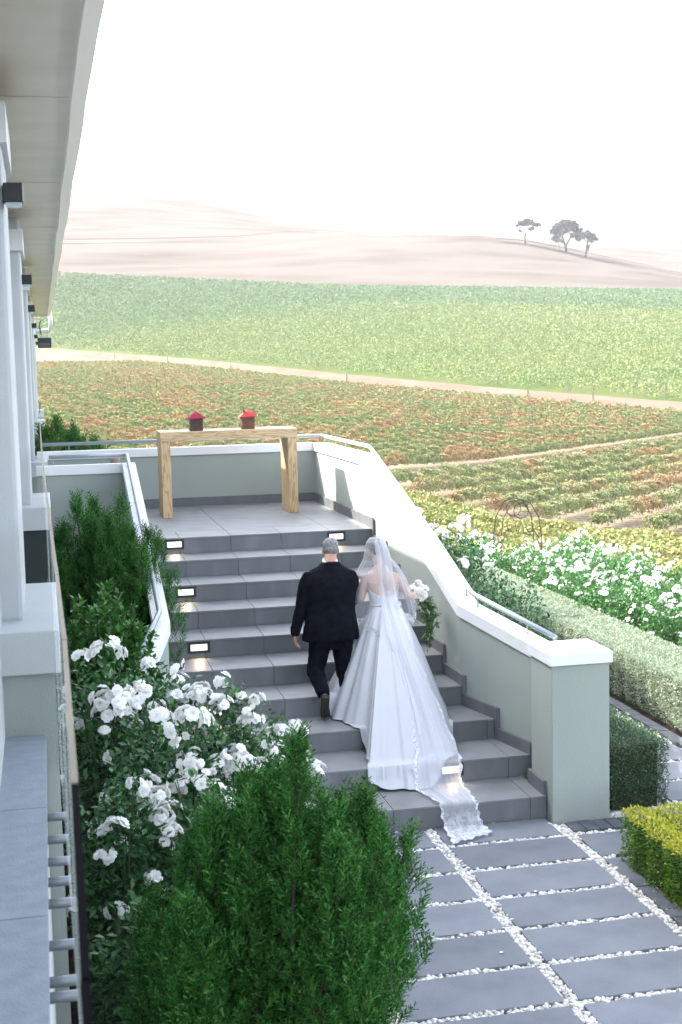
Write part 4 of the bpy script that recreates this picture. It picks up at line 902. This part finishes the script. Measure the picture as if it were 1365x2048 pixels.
# hedges
def hedge(name, x0, x1, y0, y1, h, n, ls, m, label, cat='hedge', core=(.05, .05, .03), rough=.03, wave=.02, tips=None):
    e = empty(name, ((x0+x1)/2, (y0+y1)/2, -.05), label, cat)
    c = MB(); i = .06; c.box(x0+i, x1-i, y0+i, y1-i, -.06, h-i); c.build('twigs', mat(name+'_twigs', core, .95, var=[core, tuple(q*2 for q in core)], scale=30, bump=.8, bscale=40), e)
    A = [(y1-y0)*(x1-x0), (y1-y0)*h, (y1-y0)*h, (x1-x0)*h, (x1-x0)*h]; T_ = sum(A); P_ = []; D_ = []
    for a_, fc in zip(A, range(5)):
        k = int(n*a_/T_); u, v_, dp = RNG.uniform(0, 1, k), RNG.uniform(0, 1, k), np.abs(RNG.normal(0, rough, k))
        if fc == 0: p = np.stack([x0+u*(x1-x0), y0+v_*(y1-y0), h-dp], 1); d = (0, 0, 1)
        elif fc == 1: p = np.stack([x0+dp, y0+u*(y1-y0), v_*h], 1); d = (-1, 0, .2)
        elif fc == 2: p = np.stack([x1-dp, y0+u*(y1-y0), v_*h], 1); d = (1, 0, .2)
        elif fc == 3: p = np.stack([x0+u*(x1-x0), y0+dp, v_*h], 1); d = (0, -1, .2)
        else: p = np.stack([x0+u*(x1-x0), y1-dp, v_*h], 1); d = (0, 1, .2)
        P_.append(p); D_.append(np.tile(d, (k, 1)))
    P_, D_ = np.concatenate(P_), np.concatenate(D_).astype(float)
    P_ += (np.sin(P_*np.array([9.1, 8.3, 11]))*.5+np.sin(P_[:, [1, 2, 0]]*23))*wave
    P_ = P_[P_[:, 2] > -.03]; D_ = D_[:len(P_)] if len(D_) != len(P_) else D_
    c0 = np.array([(x0+x1)/2, (y0+y1)/2, h/2]); D_ = D_+RNG.normal(0, .9, D_.shape)+(P_-c0)*np.array([.8, .1, .8]); D_[:, 2] += .3
    v, f = leaves(P_, D_, ls, .1); o_ = link('foliage', npmesh('foliage', v, f, np.repeat((P_[:, 2] > h-.035).astype(int), 4) if tips else None), e, [m, tips] if tips else m); return e
hedge('silver_hedge', 5.70, 6.34, 8.6, 19.0, .475, 150000, .022, SILVERLEAF, 'long clipped silvery hedge running away behind the stair pillar', core=(.07, .08, .05), rough=.02, wave=.010)
hedge('small_hedge', 4.14, 4.64, 9.66, 10.9, .53, 26000, .022, DARKHEDGE, 'small square clipped hedge right beside the stair pillar', core=(.03, .04, .02))
hedge('golden_hedge', 3.80, 4.9, 6.3, 8.62, .36, 34000, .026, YELLEAF, 'golden green clipped hedge at the right edge, in front of the paving', core=(.02, .05, .01), rough=.02, wave=.012, tips=mat('golden_new_growth', island=[(.40, .48, .03), (.6, .60, .05), (.70, .62, .06), (.3, .42, .03)], rough=.4, trans=.3))
# sunny rose bushes on the right, copies of four
def small_rose(seed):
    rg = np.random.default_rng(seed); e = empty('rose_bush', (0, 0, -100)); n = 420
    d = rg.normal(size=(n, 3)); d /= np.linalg.norm(d, axis=1, keepdims=True); d[:, 2] = np.abs(d[:, 2])*1.0-.35*(rg.uniform(size=n) > .6)
    lump = 1+.25*np.sin(d[:, 0]*5+seed)*np.sin(d[:, 1]*6+seed*2); pos = d*(rg.uniform(.35, 1, n)**.6*lump)[:, None]*np.array([.48, .48, .55])+np.array([0, 0, .45])
    q = np.repeat(pos, 3, 0)+rg.normal(0, .035, (n*3, 3)); v, f = leaves(q, np.repeat(d, 3, 0)*.6+rg.normal(0, .8, (n*3, 3)), .062)
    me = npmesh('foliage', v, f); me.materials.append(SUNLEAF); o = bpy.data.objects.new('foliage', me); C.objects.link(o); o.parent = e
    s = MB()
    for i in range(8): a = i*.8; s.tube([(0, 0, -.05), (.2*math.cos(a), .2*math.sin(a), .45), (.38*math.cos(a), .38*math.sin(a), .85)], [.010, .007, .003], 4)
    me = s.mesh('stems'); me.materials.append(STEMM); o = bpy.data.objects.new('stems', me); C.objects.link(o); o.parent = e
    for i in range(19):
        dv = rg.normal(size=3); dv[2] = abs(dv[2])+.25; dv /= np.linalg.norm(dv); p = dv*np.array([.50, .50, .60])*rg.uniform(.85, 1.12)+np.array([0, 0, .45])
        o = bpy.data.objects.new('flower_cluster', CLUST[rg.choice([0, 1, 3, 3, 5, 5])]); C.objects.link(o); o.parent = e; o.location = p; o.rotation_euler = (rg.uniform(-.5, .5), rg.uniform(-.5, .5), rg.uniform(0, 6)); o.scale = (rg.uniform(.5, .85),)*3
    return e
SR = [small_rose(s) for s in (1, 2, 3, 4)]; first = [True]*4; cnt = 0
rows_ = {6.75: 'row by the silvery hedge', 7.5: 'middle row of the rose bed', 8.25: 'outer row of the rose bed'}
for rx_, rn in rows_.items():
    ny = 0
    for Y in np.arange(10.2+(.3 if rx_ == 7.5 else 0)+(rx_-6.75)*1.5, 21.5, .78):
        i = cnt % 4; x_, D_ = colD(rx_, Y)
        if x_ > 1480 or x_ < 820: continue
        l = f'{oword(ny+1)} sunlit rose bush from the near end of the {rn}'; sc = float(RNG.uniform(.72, .92)); z_ = -.06-.25*max(0, min(1, (Y-17)/6))
        loc = (rx_+RNG.normal()*.1, Y+RNG.normal()*.08, z_)
        if first[i]: r_0 = SR[i]; r_0.location = loc; r_0.rotation_euler = (0, 0, RNG.uniform(0, 6)); r_0.scale = (sc,)*3; r_0['label'] = l; first[i] = False
        else: r_0 = copytree(SR[i], loc, RNG.uniform(0, 6), l, sc)
        r_0['category'] = 'rose bush'; r_0['group'] = 'sunlit white rose bushes on the right'; cnt += 1; ny += 1
for i, (x_, y_, hh, R_) in enumerate([(4.35, 11.6, .95, .38), (4.25, 12.5, 1.25, .42), (4.6, 13.5, 1.35, .48), (4.4, 14.7, 1.6, .5), (4.9, 15.9, 1.5, .5), (4.6, 17.2, 1.5, .5)]):
    rose_bush((x_, y_, -.05), R_, hh, 900, [2, 1, 1, 3, 7, 9][i], ['leafy rose bush with few blooms just behind the stair pillar', 'dark leafy rose bush half in the shade of the right stair wall', 'rose bush behind the bend of the right stair wall', 'rose bush beside the sloping right stair wall, third bush up from the bend', 'rose bush next to the upper part of the right stair wall, well flowered', 'farthest rose bush hugging the right stair wall'][i], lsize=.055, bias=(.2, -.3, .7), group='rose bushes behind the right stair wall')
# wire arch among the roses
e = empty('wire_arch', (7.15, 20, -.2), 'thin rusty wire garden arch standing among the white roses', 'garden arch')
WIRE = mat('rusty_wire', (.10, .06, .045), .8); b = MB()
for yo in (-.0, .35):
    b.tube([(6.82, 20+yo, -.2), (6.82, 20+yo, .75), (6.86, 20+yo, 1.05), (7.0, 20+yo, 1.28), (7.15, 20+yo, 1.33), (7.3, 20+yo, 1.28), (7.44, 20+yo, 1.05), (7.48, 20+yo, .75), (7.48, 20+yo, -.2)], .009, 5)
    b.tube([(7.15+.12*math.cos(t_), 20+yo, 1.16+.12*math.sin(t_)) for t_ in np.linspace(0, 6.28, 16)], .007, 5)
    b.tube([(6.84, 20+yo, .7), (6.95, 20+yo, .85), (7.1, 20+yo, .8), (7.15, 20+yo, 1.04), (7.2, 20+yo, .8), (7.35, 20+yo, .85), (7.46, 20+yo, .7)], .007, 5)
for z_ in (.75, 1.05): b.tube([(6.82, 20, z_), (6.82, 20.35, z_)], .006, 4); b.tube([(7.48, 20, z_), (7.48, 20.35, z_)], .006, 4)
b.build('wire_frame', WIRE, e)
# bouquet
e = empty('bouquet', (3.22, 11.75, 1.40), 'cascading bouquet of white flowers and green leaves held by the bride', 'bouquet')
P_ = np.array([3.215, 11.72, 1.43])+sph(46)*np.array([.085, .10, .095]); D_ = P_-np.array([3.2, 11.74, 1.42]); parts = []
for p, d in zip(P_, D_): t_ = FLOW[RNG.integers(3)]; parts.append(stamp(t_[0], t_[1], [p], rots([d+RNG.normal(0, .03, 3)]), [[RNG.uniform(.022, .036)]]))
v, f = join(parts); link('white_flowers', npmesh('white_flowers', v, f), e, mat('ivory_petal', island=[(.82, .78, .70), (.86, .84, .8), (.9, .9, .88), (.62, .5, .42)], rough=.7, trans=.25), True)
P_ = []; D_ = []
b = MB()
for i in range(16):
    x_, y_, z_ = 3.23+RNG.uniform(-.04, .07), 11.70+RNG.uniform(-.06, .06), 1.40; ln = RNG.uniform(.2, .46); pts = [(x_, y_, z_), (x_+.05+RNG.uniform(0, .05), y_-.02, z_-ln*.4), (x_+.03+RNG.uniform(-.02, .06), y_-.03, z_-ln)]
    b.tube(pts, .003, 4)
    for t_ in np.linspace(.05, 1, 16):
        q = np.array(pts[0])*(1-t_)**2+2*t_*(1-t_)*np.array(pts[1])+t_*t_*np.array(pts[2]); P_.append(q+RNG.normal(0, .012, 3)); D_.append([RNG.normal()*.8+.3, RNG.normal()*.8-.3, RNG.normal()*.5-.3])
v, f = leaves(np.array(P_), np.array(D_), .05); link('trailing_leaves', npmesh('trailing_leaves', v, f), e, GREENLEAF); b.build('stems', STEMM, e)

# ------------------------------------------------------------------ vineyards
def vmat(name, cols, sc, isl, mixf=.45):
    m = mat(name, var=cols, scale=sc, detail=4, island=isl, rough=.8, spec=.08, trans=.12, contrast=.75, coord='Object')
    for n_ in m.node_tree.nodes:
        if n_.type == 'MIX': n_.inputs['Factor'].default_value = mixf
    return m
VINE = vmat('autumn_vine_leaves', [(.13, .24, .12), (.25, .34, .15), (.48, .44, .21), (.50, .26, .17), (.30, .38, .16), (.20, .30, .14), (.55, .41, .22), (.16, .27, .13), (.40, .41, .19)], .15, [(.07, .14, .06), (.18, .28, .11), (.42, .37, .16), (.48, .31, .16), (.24, .31, .13), (.20, .11, .07)])
th = YAW+math.radians(31.8); rd = np.array([math.sin(th), math.cos(th)]); rn_ = np.array([math.cos(th), -math.sin(th)])
def clipfield(P2, j0, j1, m0=0, m1=0, xl=20, xr=1500):
    x, D = colD(P2[:, 0], P2[:, 1]); t_ = np.clip((x-KX[0])/20., 0, len(KX)-1.001); i = t_.astype(int); a = t_-i
    kd = KD[i]*(1-a)[:, None]+KD[i+1]*a[:, None]; return (D > kd[:, j0]+m0) & (D < kd[:, j1]+m1) & (x > xl) & (x < xr) & (D > 0), D
SP = 1.72; nrow = 0; ordv = lambda k: f'number {k}'
offs = np.arange(-160, 60, SP)
rowdata = []; nq = 0
for oi, of in enumerate(offs):
    s_ = np.arange(10, 420, .5); P2 = rn_*of+rd*s_[:, None]; ok, D = clipfield(P2, 2, 3, 0, -2)
    if ok.sum() < 6: continue
    rowdata.append((of, s_[ok], D[ok]))
rowdata.sort(key=lambda r: -r[0]); skip = None
for ri, (of, s_, D) in enumerate(rowdata):
    if abs(of-(-24.9)) < SP*.5: continue                                       # the bare track between two blocks
    P_ = []; Sz = []; Nn = []; ds = .5
    for s__, d_ in zip(s_, D):
        size = max(.045, d_*.00075); k = int(1.5*ds*.95/size**2); k = max(k, 6)
        bush = .80+.20*math.sin(s__*4.2+of)+.15*math.sin(s__*1.3+of*3); hh = .56*bush; ww = .23*bush
        a = RNG.uniform(-.4, math.pi+.4, k); r_ = RNG.uniform(.78, 1.06, k)
        P_.append(np.stack([rn_[0]*(of+np.cos(a)*ww*r_)+rd[0]*(s__+RNG.uniform(0, ds, k)), rn_[1]*(of+np.cos(a)*ww*r_)+rd[1]*(s__+RNG.uniform(0, ds, k)), .30*hh+np.maximum(np.sin(a), -.3)*hh*.62*r_], 1)); Sz.append(np.full(k, size))
        Nn.append(np.stack([rn_[0]*np.cos(a), rn_[1]*np.cos(a), np.sin(a)*.9+.1], 1))
    P_ = np.concatenate(P_); Sz = np.concatenate(Sz)*RNG.uniform(.7, 1.3, len(P_)); P_[:, 2] += terr(P_[:, 0], P_[:, 1])+.12; nq += len(P_)
    d = np.concatenate(Nn)+RNG.normal(0, .32, P_.shape); v, f = stamp(QUAD_V, [(0, 1, 2, 3)], P_, rots(d), Sz[:, None])
    nrow += 1; o = link('vine_row', npmesh('vine_row', v, f), None, VINE)
    nm = f'{oword(nrow)} row of autumn vines counted up from the lower right of the field'
    tag(o, nm, 'vine row', 'vine rows of the lower field')
    trk = MB()
UPV = vmat('green_vine_leaves', [(.17, .27, .12), (.25, .31, .13), (.31, .33, .14)], .02, [(.12, .22, .10), (.22, .31, .14), (.33, .37, .17), (.38, .38, .17)], .6)
P_ = []; Sz = []
for of in np.arange(-900, 330, 2.6):
    s_ = np.arange(20, 900, .85); P2 = rn_*of+rd*s_[:, None]; ok, D = clipfield(P2, 4, 5, 1, -1)
    if ok.sum() == 0: continue
    P2 = P2[ok]; D = D[ok]; keep = RNG.uniform(size=len(D)) < np.clip(260/D, .35, 1); P2, D = P2[keep], D[keep]
    for rep in range(20):
        Q = P2+RNG.normal(0, .35, P2.shape); P_.append(np.c_[Q, RNG.uniform(.2, 1.15, len(Q))]); Sz.append(np.maximum(.13, D*.0007)*RNG.uniform(.6, 1.5, len(Q)))
P_ = np.concatenate(P_); Sz = np.concatenate(Sz); P_[:, 2] += terr(P_[:, 0], P_[:, 1]); d = sph(len(P_)); d[:, 2] = np.abs(d[:, 2])+.15
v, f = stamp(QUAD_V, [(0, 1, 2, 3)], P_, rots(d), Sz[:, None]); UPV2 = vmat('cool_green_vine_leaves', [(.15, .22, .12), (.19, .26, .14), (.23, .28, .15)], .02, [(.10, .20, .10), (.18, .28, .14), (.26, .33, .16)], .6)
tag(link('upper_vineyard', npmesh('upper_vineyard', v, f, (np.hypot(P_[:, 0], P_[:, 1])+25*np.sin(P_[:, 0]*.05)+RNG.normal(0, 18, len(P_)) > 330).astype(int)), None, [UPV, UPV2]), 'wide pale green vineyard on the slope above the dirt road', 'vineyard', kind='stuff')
print('quads', len(P_), nq)
NEARV = vmat('low_golden_vines', [(.20, .32, .10), (.34, .38, .14), (.44, .40, .17), (.24, .34, .11)], .5, [(.16, .30, .10), (.34, .42, .16), (.46, .42, .20), (.46, .30, .16)], .6)
n = 200000; Dn = RNG.uniform(19.5, 47, n); xx = RNG.uniform(700, 1480, n); X_, Y_ = wpt(xx, Dn); P2 = np.c_[X_, Y_]; ok, D = clipfield(P2, 1, 2, -4.5, -1.6, 700, 1480); P2 = P2[ok]; D = D[ok]
hh = .26+.10*np.sin(P2[:, 0]*1.9)*np.sin(P2[:, 1]*1.7)+.1*np.sin(P2[:, 0]*4.1+P2[:, 1]*3); P3 = np.c_[P2, terr(P2[:, 0], P2[:, 1])+RNG.uniform(.1, 1, len(P2))**.5*hh]
d = sph(len(P3)); d[:, 2] = np.abs(d[:, 2])+.2; v, f = stamp(QUAD_V, [(0, 1, 2, 3)], P3, rots(d), (RNG.uniform(.035, .08, len(P3)))[:, None]); tag(link('low_vines', npmesh('low_vines', v, f), None, NEARV), 'low golden green vines between the rose bed and the vine rows', 'ground cover', kind='stuff')
# posts along the road
for i, (x_, side) in enumerate([(240, 3), (345, 3), (470, 3), (310, 4), (330, 4), (640, 4), (700, 3), (1000, 4), (1060, 3), (1140, 4), (1190, 3), (1335, 4)]):
    D_ = float(np.interp(x_, KX, KD[:, side]))+(-1.5 if side == 3 else 1); X_, Y_ = wpt(x_, D_); z_ = float(terr(X_, Y_)[0]); b = MB(); b.tube([(0, 0, -.2), (0, 0, 1.5)], .05, 6); b.tube([(0, 0, 1.2), (rd[0]*.9, rd[1]*.9, .0)], .02, 5)
    o = b.build('trellis_post', mat('weathered_post', (.20, .16, .13), .9) if i == 0 else bpy.data.materials['weathered_post']); o.location = (X_, Y_, z_); tag(o, f"thin grey trellis post on the {'near' if side == 3 else 'far'} side of the dirt road, {ordn[[0, 1, 2, 0, 1, 2, 3, 3, 4, 4, 5, 5][i]]} from the left", 'post', 'trellis posts along the dirt road')
# hill trees
TREEM = mat('blue_green_crown', island=[(.06, .08, .075), (.10, .125, .11), (.15, .17, .15)], rough=.8, trans=.15)
def pine(x_, ybase, D_, hgt, clumps, label, limbs, group=None):
    X_, Y_ = wpt(x_, D_); z_ = float(terr(X_, Y_)[0])-.3; e = empty('pine_tree', (X_, Y_, z_), label, 'tree', 'umbrella pines on the hill'); rt_ = np.array([math.cos(YAW), -math.sin(YAW)])
    b = MB(); W = lambda u, d_, h: (X_+rt_[0]*u+math.sin(YAW)*d_, Y_+rt_[1]*u+math.cos(YAW)*d_, z_+h)
    for lb in limbs: b.tube([W(*p[:3]) for p in lb], [p[3] for p in lb], 7)
    b.build('trunk', BARK, e); P_ = []
    for u, d_, h, r_, fl in clumps:
        k = int(190*r_*r_/2.2)+50; s_ = sph(k)*RNG.uniform(.35, 1, (k, 1))**.5*np.array([r_, r_, r_*fl]); c = np.array(W(u, d_, h)); P_.append(c+s_)
    P_ = np.concatenate(P_); P_ += .35*np.sin(P_[:, [1, 2, 0]]*2.3); v, f = stamp(QUAD_V, [(0, 1, 2, 3)], P_, rots(sph(len(P_))), RNG.uniform(.35, .9, len(P_))[:, None]); link('crown', npmesh('crown', v, f), e, TREEM)
pine(1058, 487, 612, 10, [(-1.5, 0, 9.2, 1.9, .5), (1.2, .5, 9.9, 2.2, .45), (3.6, 0, 8.6, 1.8, .45), (5.6, 0, 8.0, 1.3, .5), (-3, 0, 8.2, 1.2, .5), (2.6, -1, 6.4, 1.4, .5), (-2.3, 1, 5.6, 1.0, .6), (0, 1, 8.6, 1.8, .5)], 'leftmost umbrella pine standing alone on the hill crest', [[(0, 0, 0, .42), (-.2, 0, 3, .34), (.2, 0, 4.6, .3)], [(.2, 0, 4.4, .25), (-1.4, 0, 7, .16), (-2, 0, 9, .08)], [(.2, 0, 4.4, .25), (1.4, 0, 7, .16), (1.6, 0, 9.4, .08)], [(1.4, 0, 7, .14), (4.5, 0, 8, .06)]])
pine(1137, 500, 606, 14, [(0, 0, 12.2, 3.2, .5), (-3.4, 0, 10.8, 2.4, .5), (3.6, 0, 11, 2.5, .5), (5.6, 0, 9.2, 1.9, .5), (-5.2, 0, 9, 1.6, .5), (1.5, -2, 9.6, 2.4, .45), (-2, -2, 8.4, 2.2, .45), (4, -1, 7.2, 2.2, .4), (6, 0, 5.8, 1.5, .5), (-3.8, 1, 6.8, 1.3, .5), (2.2, 1, 12.4, 2.6, .5), (-1.5, 2, 12, 2.6, .5)], 'largest umbrella pine in the middle of the group on the hill', [[(.3, 0, 0, .6), (0, 0, 2.6, .5)], [(0, 0, 2.4, .42), (-1, 0, 5.5, .3), (-1.6, 0, 8.5, .2), (-.6, 0, 11.5, .1)], [(0, 0, 2.4, .42), (2, 0, 6, .3), (3.6, 0, 9, .15), (3, 0, 11, .08)], [(-1, 0, 5.5, .2), (-4, 0, 8.8, .08)], [(2, 0, 6, .2), (5.6, 0, 8.6, .08)]])
pine(1176, 512, 600, 11, [(.5, 0, 10.4, 2.0, .5), (2.6, 0, 9.4, 1.8, .5), (3.9, 0, 8.0, 1.5, .5), (-1.6, 0, 9.0, 1.6, .5), (2.2, -1, 7.4, 1.4, .5), (1, 1, 9.4, 2, .5), (.8, 0, 4.4, .6, .9), (.7, 0, 3.3, .5, .9)], 'rightmost umbrella pine leaning at the end of the group on the hill', [[(0, 0, 0, .4), (.6, 0, 4, .3), (.9, 0, 7, .2), (1, 0, 9.6, .1)], [(.8, 0, 6, .16), (3, 0, 8.6, .07)], [(.8, 0, 6.4, .14), (-1.4, 0, 8.6, .06)]])
pine(1124, 497, 603, 5, [(-.8, 0, 4.9, 1.1, .5), (.8, 0, 4.5, .8, .5), (-2.2, 0, 5.2, .7, .5)], 'small sapling left of the largest pine on the hill', [[(0, 0, 0, .16), (.1, 0, 2.5, .12), (-.3, 0, 4.6, .06)]])

# ------------------------------------------------------------------ air between the camera and the hills
hz = MB(); hz.box(-900, 1100, -60, 1500, -70, 260); hm = bpy.data.materials.new('haze'); hm.use_nodes = True; N = hm.node_tree.nodes; N.remove(N['Principled BSDF'])
pv = N.new('ShaderNodeVolumePrincipled'); pv.inputs['Color'].default_value = (.93, .95, 1, 1); pv.inputs['Density'].default_value = .00018; pv.inputs['Anisotropy'].default_value = .0
hm.node_tree.links.new(pv.outputs[0], N['Material Output'].inputs['Volume']); tag(hz.build('haze', hm), 'pale summer haze over the valley', 'haze', kind='stuff')
